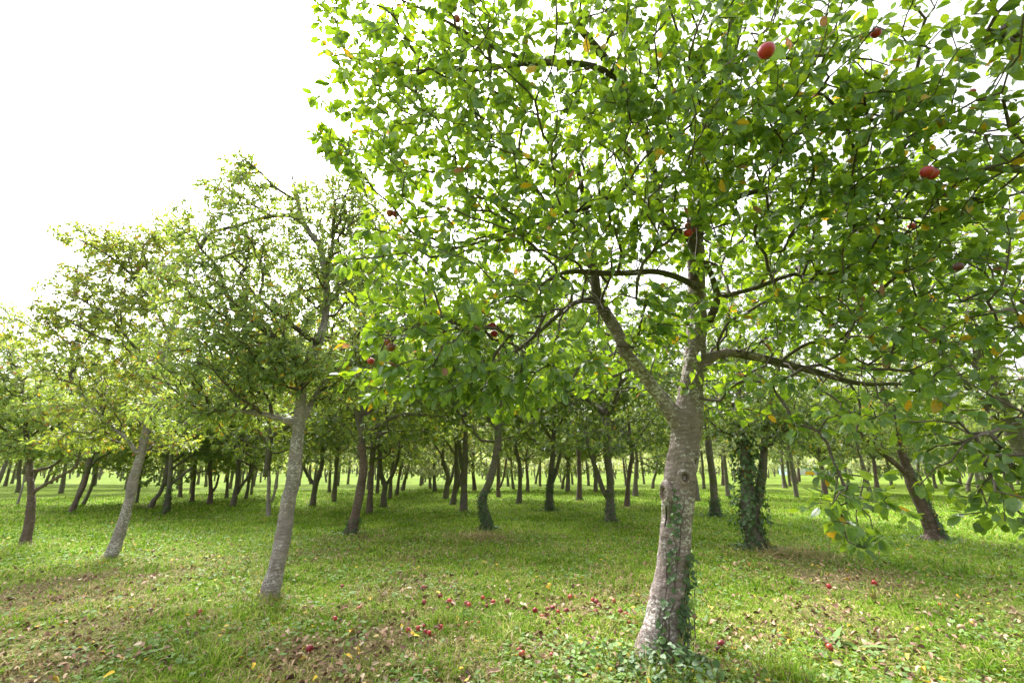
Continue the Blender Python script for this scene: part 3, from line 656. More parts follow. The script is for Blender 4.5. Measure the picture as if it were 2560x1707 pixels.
def split(pix, w):
    Q, q = resample(TP, TR, 0.03); P = []
    for px, py in pix:
        d = ray(px, py); dn = d / np.linalg.norm(d); e = np.array([0, 0, CAM_H])
        k = np.argmin([np.linalg.norm(np.cross(dn, p - e)) for p in Q]); c = Q[k]; b = (e - c) @ dn; t = -b - math.sqrt(max(q[k] ** 2 - (np.sum((e - c) ** 2) - b * b), 0)); P.append(e + dn * t)
    n = len(P); R = w * np.sin(np.linspace(.5, math.pi - .4, n)); V, F = tube(*resample(np.array(P), R, .02), sides=7, lump=.25)
    shift(link('bark_split', mesh_np('bark_split', V, F, None, M['hollow']), main))
split([(1751, 1062), (1746, 1100), (1741, 1140), (1735, 1172)], .007)
split([(1664, 1262), (1666, 1290), (1663, 1320), (1665, 1350)], .008)
mp = lambda a, b, y: pt(a, b, y)
HL = [((1080, 130, 3.1), (.85, 1.0, .75), 270), ((1020, 330, 3.2), (.72, .9, .6), 210), ((1120, 520, 3.4), (.8, .9, .6), 190), ((1060, 720, 3.3), (.62, .8, .45), 140), ((1080, 850, 3.2), (.5, .7, .35), 90),
      ((1330, 850, 3.3), (.62, .8, .42), 130), ((1300, 960, 3.3), (.45, .6, .16), 45), ((1350, 180, 2.8), (.85, .9, .75), 260), ((1400, 430, 3.2), (.85, 1.0, .65), 240), ((1420, 640, 3.4), (.7, .9, .5), 150),
      ((1690, 100, 2.7), (.85, .9, .7), 290), ((1690, 380, 3.0), (.75, .8, .6), 230), ((1650, 560, 3.3), (.6, .6, .35), 90), ((1690, 770, 3.4), (.32, .25, .22), 44), ((1640, 845, 3.6), (.32, .25, .14), 30), ((1740, 470, 3.2), (.35, .25, .3), 34), ((1760, 640, 3.5), (.3, .25, .15), 16), ((960, 930, 3.3), (.4, .5, .25), 60), ((1120, 960, 3.2), (.4, .5, .2), 60), ((1250, 1000, 3.4), (.3, .4, .12), 26),
      ((2000, 180, 2.7), (.8, .9, .7), 300), ((2020, 420, 3.1), (.8, .9, .55), 270), ((2060, 600, 3.4), (.8, .9, .45), 240), ((2250, 480, 4.2), (.9, .8, .7), 130), ((2330, 760, 4.4), (.9, .8, .6), 120), ((2000, 780, 3.7), (.9, .9, .4), 140), ((2230, 720, 3.3), (.6, .8, .5), 125),
      ((2230, 920, 3.2), (.6, .7, .28), 95), ((2150, 1050, 3.2), (.42, .5, .14), 26), ((2110, 1180, 3.3), (.22, .3, .08), 7), ((2210, 1260, 3.3), (.16, .2, .12), 6), ((2070, 1285, 3.1), (.20, .25, .07), 8), ((2180, 1360, 3.0), (.15, .2, .09), 8), ((2130, 1240, 3.1), (.28, .3, .07), 9), ((2290, 250, 2.5), (.5, .7, .55), 95), ((2330, 520, 2.7), (.5, .6, .4), 75),
      ((1850, 960, 4.2), (.5, .6, .35), 60), ((1500, 900, 4.9), (.8, .7, .5), 120), ((1500, 350, 5.4), (1.6, 1.0, 1.3), 200), ((1500, -260, 2.8), (1.5, 1.2, .7), 220), ((1950, 650, 5.2), (1.3, .8, .9), 240), ((1300, 650, 4.9), (1.1, .8, .9), 110), ((860, 380, 3.1), (.16, .2, .1), 12), ((825, 350, 3.2), (.16, .2, .06), 12), ((860, 60, 3.0), (.25, .3, .4), 26)]
TG = lobes([(mp(*c), r, n) for c, r, n in HL])
TG = TG[TG[:, 2] > 0.55]
dcam = np.linalg.norm(TG - np.array([0, 0, CAM_H]), axis=1); TG = TG[dcam > 1.5]
stems = np.array([p + np.array([0.004, 0.002, 0.048]) for p, _ in HP])
T.grow(np.concatenate([TG, stems[:15]]), seg=0.12, alpha=0.26, zmin_node=2.05, okfrom=len(tq[0]) + len(lq[0]))
V, F = T.twig_mesh(r0=0.0026, ex=0.42, rmax=0.014); shift(link('branches', mesh_np('branches', V, F, None, M['twig']), main))
clear = [(p, RA * 1.1) for p, _ in HP]
BARE = np.concatenate([resample(*trace(l), 0.06)[0] for l in ([(1772, 896, Y0, 30), (1836, 882, Y0 - .1, 23), (1912, 897, Y0 - .15, 23), (1989, 917, Y0 - .22, 22), (2121, 953, Y0 - .4, 16), (2200, 961, Y0 - .5, 13)], LIMBS[5][:5], LIMBS[3][:6], LIMBS[7][1:6], [(1620, 953, Y0 - .02, 35), (1564, 879, Y0 - .08, 31), (1509, 775, Y0 - .1, 29), (1488, 698, Y0 - .12, 25)])])
V, F, at = T.leaves(0.082, 6, 1.0, True, 0.57, 0.9, noleaf=stems, clear=clear, bare=BARE)
shift(link('crown', mesh_np('crown', V, F, at, M['leaf_main']), main)); NL = len(at['rnd'][1]) // 8
for p, lab in HP[:15]:
    apple(tuple(p), lab, 'apples hanging on the big tree', 1.05, (rng.uniform(-.25, .25), rng.uniform(-.25, .25), rng.uniform(0, 6)))

# ------------------------------------------------------------------ the tree just outside the frame at the right
def generic(name, label, base, trunkpts, limbs, lob, leaf, barkm, llen, per, hi, along=0.6, wr=0.6, group=None, voxel=0.014, r0=0.0028, zmin=1.2, clear=None, noleaf=None, extra=None, spread=0.6, fused=2):
    t = Tree(); o = thing(name, label, 'tree', base, group)
    P, R = trunkpts; R = R * .88; t.limb(P, R, root=True)
    parts = [tube(*resample(P, R, 0.06), sides=16, lump=0.06, seed=base[0])]
    b = np.asarray(base)
    for az in (0.5, 1.9, 3.3, 4.7):
        e = b + np.array([math.cos(az) * R[0] * 1.7, math.sin(az) * R[0] * 1.7, -0.05]); s0 = P[0] * 0.6 + P[1] * 0.4; s0 = s0 + np.array([math.cos(az), math.sin(az), 0]) * R[0] * 0.4
        parts.append(tube(*resample([s0, 0.5 * (s0 + e) + np.array([0, 0, -0.03]), e], [R[0] * 0.5, R[0] * 0.42, R[0] * 0.2], 0.05), sides=8))
    for k, (p, r) in enumerate(limbs):
        r = np.maximum(r, 0.006); t.limb(p, r)
        Q, q = resample(p, r, 0.07)
        if k < fused: parts.append(tube(Q, q, sides=10, lump=0.05, seed=k))
        else:
            V, F = tube(Q, q, sides=8, lump=0.06, seed=k); shift(link('limb', mesh_np('limb', V, F, None, M['bark_limb']), o))
    shift(link('trunk', fuse(parts, barkm, voxel), o))
    T_ = lobes(lob); T_ = T_[np.linalg.norm(T_ - np.array([0, 0, CAM_H]), axis=1) > 1.15]
    if extra is not None: T_ = np.concatenate([T_, extra])
    t.grow(T_, seg=0.14, alpha=0.26, zmin_node=zmin)
    V, F = t.twig_mesh(r0=r0); shift(link('branches', mesh_np('branches', V, F, None, M['twig']), o))
    V, F, at = t.leaves(llen, per, along, hi, wr, spread, clear=clear, noleaf=noleaf)
    shift(link('crown', mesh_np('crown', V, F, at, leaf), o))
    return o
def g3(x, y): return np.array([x, y, float(gh(x, y))])
B = g3(5.35, 2.65)
tp = (np.array([B + [0, 0, -.05], B + [-.05, 0, .5], B + [-.12, .05, 1.2], B + [-.2, .1, 2.0], B + [-.25, .1, 2.8], B + [-.3, 0, 3.8]]), np.array([.16, .13, .12, .11, .08, .04]))
def limb_to(a, b, r, sag=0.2):
    a = np.asarray(a); b = np.asarray(b); m = 0.5 * (a + b) + np.array([rng.normal() * .1, rng.normal() * .1, sag])
    return (np.array([a, m, b]), np.array([r, r * 0.7, r * 0.35]))
rl = [limb_to(B + [-.15, .1, 1.7], mp(2440, 1090, 2.5), .04, .3), limb_to(B + [-.2, .1, 2.1], mp(2460, 780, 2.6), .045, .25), limb_to(B + [-.25, .1, 2.7], mp(2470, 420, 2.3), .045, .3), limb_to(B + [-.28, .05, 3.2], mp(2540, 90, 1.9), .04, .3), limb_to(B + [-.2, .1, 2.3], B + [.6, 1.2, 3.6], .05), limb_to(B + [-.2, .1, 2.4], B + [.9, -.9, 3.4], .05)]
rlob = [(mp(2550, 50, 1.75), (.30, .3, .24), 34), (mp(2560, 250, 2.0), (.22, .4, .3), 26), (mp(2480, 400, 2.4), (.32, .4, .22), 30), (mp(2470, 600, 2.6), (.34, .5, .36), 38), (mp(2500, 800, 2.6), (.34, .5, .36), 42), (mp(2450, 1040, 2.5), (.33, .4, .26), 46), (mp(2520, 1230, 2.3), (.22, .35, .22), 40), (mp(2390, 1180, 2.6), (.2, .3, .16), 14), (B + [-.2, .2, 3.6], (1.5, 1.7, 1.4), 330)]
generic('apple_tree', 'apple tree at the right edge whose large near leaves hang into view', B, tp, rl, rlob, M['leaf_main'], M['bark'], 0.072, 6, True, 0.9, 0.57, 'apple trees of the front row', zmin=1.3, extra=stems[15:], noleaf=stems, clear=[c for c in clear])
for p, lab in HP[15:]:
    apple(tuple(p), lab, 'apples hanging at the right edge', .8 if 'blackish' in lab else 1.0, (rng.uniform(-.25, .25), rng.uniform(-.25, .25), rng.uniform(0, 6)), M['apple_dark'] if 'blackish' in lab else None)

# ------------------------------------------------------------------ second tree of the front row (pale pinkish trunk)
gf = ground(673, 1495); Yf = gf[1]; B = g3(*gf)
tl = [(668, 1515, Yf, 88), (676, 1478, Yf, 62), (690, 1420, Yf, 52), (706, 1350, Yf, 48), (716, 1290, Yf, 46), (726, 1230, Yf, 45), (736, 1170, Yf, 42), (743, 1110, Yf, 38), (749, 1040, Yf, 34), (753, 985, Yf, 29), (762, 930, Yf + .05, 27), (795, 860, Yf + .15, 26), (813, 790, Yf + .2, 23), (815, 700, Yf + .2, 20), (800, 620, Yf + .2, 18), (765, 568, Yf + .15, 16), (745, 507, Yf + .1, 13), (731, 440, Yf + .1, 8), (730, 408, Yf + .1, 5)]
fl = [trace([(745, 1062, Yf, 24), (704, 1047, Yf - .1, 18), (655, 1035, Yf - .15, 15), (605, 1028, Yf - .2, 14), (555, 1026, Yf - .3, 12), (490, 1010, Yf - .4, 7)]),
      trace([(750, 1052, Yf, 22), (772, 1025, Yf + .1, 18), (782, 1000, Yf + .15, 16), (830, 935, Yf + .3, 14), (885, 900, Yf + .4, 11), (950, 850, Yf + .5, 7)]),
      trace([(765, 925, Yf + .05, 20), (704, 859, Yf - .1, 17), (631, 802, Yf - .25, 15), (597, 771, Yf - .3, 14), (566, 733, Yf - .35, 12), (547, 675, Yf - .4, 9), (500, 620, Yf - .5, 6)]),
      trace([(795, 862, Yf + .1, 14), (740, 820, Yf, 13), (697, 786, Yf - .1, 12), (635, 737, Yf - .15, 11), (600, 680, Yf - .2, 8)]),
      trace([(760, 562, Yf + .15, 14), (732, 541, Yf + .1, 13), (677, 541, Yf, 12), (600, 562, Yf - .1, 9), (540, 575, Yf - .15, 6)]),
      trace([(815, 700, Yf + .2, 12), (830, 620, Yf + .3, 10), (834, 560, Yf + .3, 9), (837, 500, Yf + .35, 6)]),
      trace([(740, 500, Yf + .1, 8), (690, 470, Yf, 8), (650, 430, Yf, 7), (610, 400, Yf - .05, 4)])]
flob = [(mp(600, 420, Yf), (.26, .3, .28), 55), (mp(545, 480, Yf), (.3, .3, .2), 40), (mp(640, 490, Yf), (.4, .6, .35), 85), (mp(810, 520, Yf + .3), (.5, .7, .45), 140), (mp(560, 600, Yf - .1), (.75, .9, .5), 230), (mp(740, 640, Yf + .2), (.8, .9, .6), 240), (mp(860, 720, Yf + .4), (.7, .9, .6), 190),
        (mp(500, 730, Yf - .3), (.6, .8, .5), 190), (mp(640, 800, Yf - .4), (.8, .7, .5), 240), (mp(520, 900, Yf - .4), (.75, .8, .45), 240), (mp(720, 900, Yf - .5), (.55, .3, .28), 130), (mp(880, 900, Yf + .4), (.6, .7, .5), 140), (mp(520, 1015, Yf - .3), (.6, .6, .18), 100), (mp(660, 960, Yf - .3), (.5, .5, .25), 90), (mp(720, 750, Yf + 1.2), (1.3, .8, 1.0), 180)]
flob = [(c, r, int(n * 1.45)) for c, r, n in flob + [(mp(910, 560, Yf + .5), (.55, .6, .5), 190), (mp(940, 700, Yf + .6), (.5, .6, .5), 150), (mp(960, 860, Yf + .6), (.5, .6, .4), 130), (mp(880, 460, Yf + .4), (.4, .4, .35), 80), (mp(480, 1030, Yf + .3), (.8, .8, .3), 130), (mp(860, 960, Yf + .3), (.7, .6, .4), 120), (mp(620, 1040, Yf + .6), (.7, .6, .22), 90)]]
generic('apple_tree', 'second apple tree of the front row with smooth pale pinkish trunk and dense greyish crown', B, trace(tl), fl, flob, M['leaf_grey'], M['bark_pink'], 0.066, 10, True, 0.95, 0.42, 'apple trees of the front row', zmin=1.5, spread=0.8)

# ------------------------------------------------------------------ third tree (bronze tips)
gc = ground(279, 1394); Yc = gc[1]; B = g3(*gc)
tl = [(270, 1408, Yc, 60), (281, 1380, Yc, 42), (300, 1330, Yc, 36), (320, 1262, Yc, 32), (336, 1190, Yc, 30), (354, 1130, Yc, 27), (366, 1070, Yc, 25), (377, 1015, Yc, 22), (392, 950, Yc, 19), (412, 880, Yc, 16), (440, 790, Yc, 13), (462, 740, Yc, 10), (470, 640, Yc, 6)]
cl = [trace([(352, 1135, Yc, 18), (341, 1130, Yc - .1, 14), (314, 1095, Yc - .15, 12), (268, 1057, Yc - .2, 10), (218, 1000, Yc - .3, 8), (180, 950, Yc - .3, 5)]),
      trace([(380, 1010, Yc, 14), (405, 975, Yc + .1, 12), (415, 940, Yc + .2, 9)]),
      trace([(392, 950, Yc, 11), (330, 860, Yc - .1, 9), (270, 790, Yc - .2, 8), (220, 760, Yc - .2, 6)]),
      trace([(425, 840, Yc, 11), (370, 740, Yc, 9), (300, 660, Yc - .1, 8), (220, 610, Yc - .1, 5), (175, 590, Yc - .1, 3)]),
      trace([(275, 850, Yc - .3, 8), (240, 840, Yc - .3, 8), (150, 790, Yc - .3, 4)])]
clob = [(mp(235, 600, Yc), (.62, .6, .2), 110), (mp(310, 650, Yc), (.65, .6, .32), 120), (mp(400, 640, Yc + .1), (.6, .7, .5), 130), (mp(240, 770, Yc - .1), (.8, .9, .45), 190), (mp(170, 810, Yc - .1), (.5, .6, .4), 110), (mp(380, 820, Yc), (.8, .9, .6), 200), (mp(230, 920, Yc - .1), (.95, .9, .45), 220), (mp(390, 980, Yc), (.8, .8, .5), 180), (mp(260, 1040, Yc - .1), (.85, .8, .3), 150), (mp(190, 700, Yc), (.5, .5, .3), 45)]
clob = [(c, r, int(n * 1.2)) for c, r, n in [(c, tuple(1.12 * q for q in r), n) for c, r, n in clob] + [(mp(430, 570, Yc + .2), (.55, .6, .4), 80), (mp(340, 600, Yc), (.5, .6, .3), 60), (mp(60, 830, Yc + .3), (.6, .6, .4), 70), (mp(300, 720, Yc), (.8, .8, .5), 130), (mp(420, 740, Yc + .2), (.8, .8, .6), 150), (mp(200, 1100, Yc + .2), (.8, .7, .25), 90), (mp(400, 1100, Yc + .4), (.8, .7, .25), 90)]]
generic('apple_tree', 'third apple tree of the front row, leaning, with bronze-tinted sparse crown', B, trace(tl), cl, clob, M['leaf_bronze'], M['bark_pink'], 0.078, 10, False, 0.8, 0.55, 'apple trees of the front row', zmin=1.5, spread=0.8)

# ------------------------------------------------------------------ fourth tree at the left edge
ga = ground(64, 1362); Ya = ga[1]; B = g3(*ga)
tl = [(58, 1372, Ya, 56), (66, 1345, Ya, 36), (74, 1300, Ya, 31), (78, 1235, Ya, 28), (75, 1190, Ya, 25), (71, 1140, Ya, 21), (66, 1080, Ya, 17), (60, 1000, Ya, 12), (50, 930, Ya, 8)]
al = [trace([(80, 1232, Ya, 15), (110, 1212, Ya, 11), (150, 1190, Ya - .1, 10), (190, 1165, Ya - .15, 9), (200, 1125, Ya - .2, 7)]), trace([(74, 1180, Ya, 14), (130, 1165, Ya + .2, 10), (155, 1140, Ya + .2, 10), (150, 1090, Ya + .2, 8)]), trace([(71, 1130, Ya, 12), (20, 1080, Ya, 9), (-30, 1050, Ya, 6)])]
alob = [(mp(50, 950, Ya), (1.0, .9, .55), 230), (mp(10, 1040, Ya), (.9, .9, .4), 190), (mp(140, 1030, Ya), (.75, .8, .45), 190), (mp(170, 1110, Ya), (.6, .6, .3), 110), (mp(60, 1110, Ya - .2), (.9, .7, .3), 150), (mp(-60, 950, Ya), (.8, .9, .7), 160), (mp(10, 870, Ya), (.8, .7, .3), 120), (mp(20, 780, Ya + .8), (.35, .3, .3), 26)]
alob = [(c, r, int(n * 1.6)) for c, r, n in alob]
generic('apple_tree', 'fourth apple tree of the front row at the left edge with low side branch', B, trace(tl), al, alob, M['leaf_grey'], M['bark_red'], 0.078, 9, False, 0.9, 0.5, 'apple trees of the front row', zmin=1.4, spread=0.8)

# ------------------------------------------------------------------ orchard behind: crowns of six makes, one trunk per tree
def crown_variant(seed, rad=1.9, high=3.3, dens=900, low=-0.35, leaf=0.108, per=11, narrow=1.0):
    global rng
    keep = rng; rng = np.random.default_rng(seed)
    t = Tree(); t.limb(np.array([[0, 0, -.25], [0, 0, 0.3], [.05, .03, high * .45], [.02, -.05, high * .85]]), np.array([.075, .07, .04, .012]), root=True)
    limbs = []
    for k in range(6):
        a = k * 2.4 + rng.uniform(-.3, .3); z0 = rng.uniform(0, .9); e = np.array([math.cos(a) * rad * .75, math.sin(a) * rad * .75, z0 + rng.uniform(.3, 1.5)])
        s0 = np.array([0, 0, z0]); m = s0 * .5 + e * .5 + np.array([rng.normal() * .12, rng.normal() * .12, .22])
        P = np.array([s0, m, e]); R = np.array([.045, .03, .012]); t.limb(P, R); limbs.append(tube(*resample(P, R, .1), sides=7, lump=.06, seed=k))
    P = np.array([[0, 0, -.25], [0, 0, 0.3], [.05, .03, high * .45], [.02, -.05, high * .85]]); limbs.append(tube(*resample(P, np.array([.075, .07, .04, .012]), .1), sides=8, lump=.06))
    L = [((0, 0, high * .5), (rad * narrow, rad * narrow, high * .5), dens // 2)]
    for k in range(9):
        a = rng.uniform(0, 6.28); L.append(((math.cos(a) * rad * .62, math.sin(a) * rad * .62, rng.uniform(low + .3, high * .8)), (rad * .48, rad * .48, .45), dens // 18))
    TT = lobes(L); TT = TT[(TT[:, 2] > low) & ((np.hypot(TT[:, 0], TT[:, 1]) > .3) | (TT[:, 2] > 0.4))]
    t.grow(TT, seg=.2, alpha=.25, zmin_node=-0.1)
    tw = t.twig_mesh(r0=.004, sides=4)
    V, F = join(limbs + [tw]); bm_ = mesh_np('branches', V, F, None, M['bark_far'])
    V, F, at = t.leaves(leaf, per, .9, False, .55, .8); cm = mesh_np('crown', V, F, at, M['leaf_mid'])
    rng = keep
    return bm_, cm
VAR = [crown_variant(1, 2.0, 4.3, 1250), crown_variant(2, 2.1, 4.0, 1300, -.5), crown_variant(3, 1.7, 4.6, 1050, -.2), crown_variant(4, 1.9, 3.8, 1000, -.3, .10, 10), crown_variant(5, 2.3, 4.4, 1450, -.6), crown_variant(6, 1.6, 4.0, 800, 0.0, .095, 9)]

M['ivy_stem'] = M['twig']
def ivy(path, rad, z0, z1, n, label, az=(0, 6.28), size=0.05, skirt=0.0, fade=0.6):
    Q, q = resample(path, rad, 0.05); z = Q[:, 2]
    h = z0 + (z1 - z0) * rng.random(n) ** (1 / fade if fade > 1 else 1 + fade)
    i = np.clip(np.searchsorted(z, h), 0, len(z) - 1)
    a = rng.uniform(*az, n); out = np.stack([np.cos(a), np.sin(a), np.zeros(n)], -1)
    P = Q[i] + out * (q[i] + 0.006 + 0.03 * rng.random(n) ** 2)[:, None]; P[:, 2] = h
    ax = norm(out * .5 + np.array([0, 0, -.5]) + rdir(n) * .6); nn = norm(out + np.array([0, 0, .5]) + rdir(n) * .4)
    if skirt:
        m = int(n * .35); a2 = rng.uniform(0, 6.28, m); rr = q[0] * .8 + rng.random(m) ** 1.5 * skirt
        x, y = Q[0][0] + np.cos(a2) * rr, Q[0][1] + np.sin(a2) * rr
        P2 = np.stack([x, y, gh(x, y) + .02 + .10 * rng.random(m) * np.clip(1 - rr / (skirt + .2), 0, 1)], -1)
        P = np.concatenate([P, P2]); ax = np.concatenate([ax, norm(rdir(m) * [1, 1, .3])]); nn = np.concatenate([nn, norm(np.array([0, 0, 1]) + rdir(m) * .4)])
    V, F, at = leaf_mesh(P, ax, nn, size * (.6 + .7 * rng.random(len(P))), .95, False)
    b = Q[0]; me = mesh_np('ivy', V - b, F, at, M['ivy'])
    # stems
    st = []
    for k in range(5):
        a0 = rng.uniform(*az); zz = np.linspace(z0, z0 + (z1 - z0) * rng.uniform(.5, 1), 14)
        ii = np.clip(np.searchsorted(z, zz), 0, len(z) - 1); aa = a0 + np.cumsum(rng.normal(0, .12, 14))
        pp = Q[ii] + np.stack([np.cos(aa), np.sin(aa), zz * 0], -1) * (q[ii] + .004)[:, None]; pp[:, 2] = zz
        st.append(tube(pp - b, np.linspace(.007, .003, 14), 5))
    o = thing('climbing_ivy', label, 'ivy', b)
    link('leaves', me, o); Vs, Fs = join(st); link('stem', mesh_np('stem', Vs, Fs, None, M['twig']), o)
    return o

LEAFS = {'d': 'leaf_dark', 'm': 'leaf_mid', 'g': 'leaf_grey', 'f': 'leaf_far'}
def orchard_tree(label, path, w, var, leaf='m', bark='bark_far', stems=(), scale=1.0, group=None, ivy_=None, Y=None):
    g = ground(*path[0]) if Y is None else None
    Yb = g[1]; B = g3(*g)
    o = thing('apple_tree', label, 'tree', B, group)
    n = len(path)
    w = w * .88
    ws = [w * 1.35] + [w * (1 - .3 * k / n) for k in range(1, n)]
    P, R = trace([(a, b, Yb, q) for (a, b), q in zip(path, ws)])
    P[0] = B + np.array([0, 0, -.04])
    Q, q = resample(P, R, .12); q[0] *= 1.15
    prt = [tube(Q, q, 10, lump=.10, seed=path[0][0])]
    for s_ in stems:
        ws2 = [w * .62 * (1 - .35 * k / len(s_)) for k in range(len(s_))]
        P2, R2 = trace([(a, b, Yb + .03 * (k + 1), x) for k, ((a, b), x) in enumerate(zip(s_, ws2))]); prt.append(tube(*resample(P2, R2, .12), sides=8, lump=.08))
    V, F = join(prt); link('trunk', mesh_np('trunk', V - B, F, None, M[bark]), o)
    tops = [P[-1]] + ([trace([(s_[-1][0], s_[-1][1], Yb, 1)])[0][0] for s_ in stems[:1]] if False else [])
    bm_, cm = VAR[var % len(VAR)]
    lean = P[-1] - P[-2]; 
    for me, nm in ((bm_, 'branches'), (cm, 'crown')):
        c = link(nm, me, o, tuple(P[-1] - B)); c.rotation_euler = (0, 0, (path[0][0] * 0.37) % 6.28); sc = scale * 1.1 * (0.92 + 0.16 * ((path[0][0] * 7) % 11) / 11); c.scale = (sc, sc, sc)
        if nm == 'crown': c.material_slots[0].link = 'OBJECT'; c.material_slots[0].material = M[LEAFS[leaf]]
    if ivy_:
        lab, hgt, cnt, sk = ivy_
        ivy(P, R * 1.02, B[2] + .02, B[2] + hgt, cnt, lab, size=.055, skirt=sk)
    return o
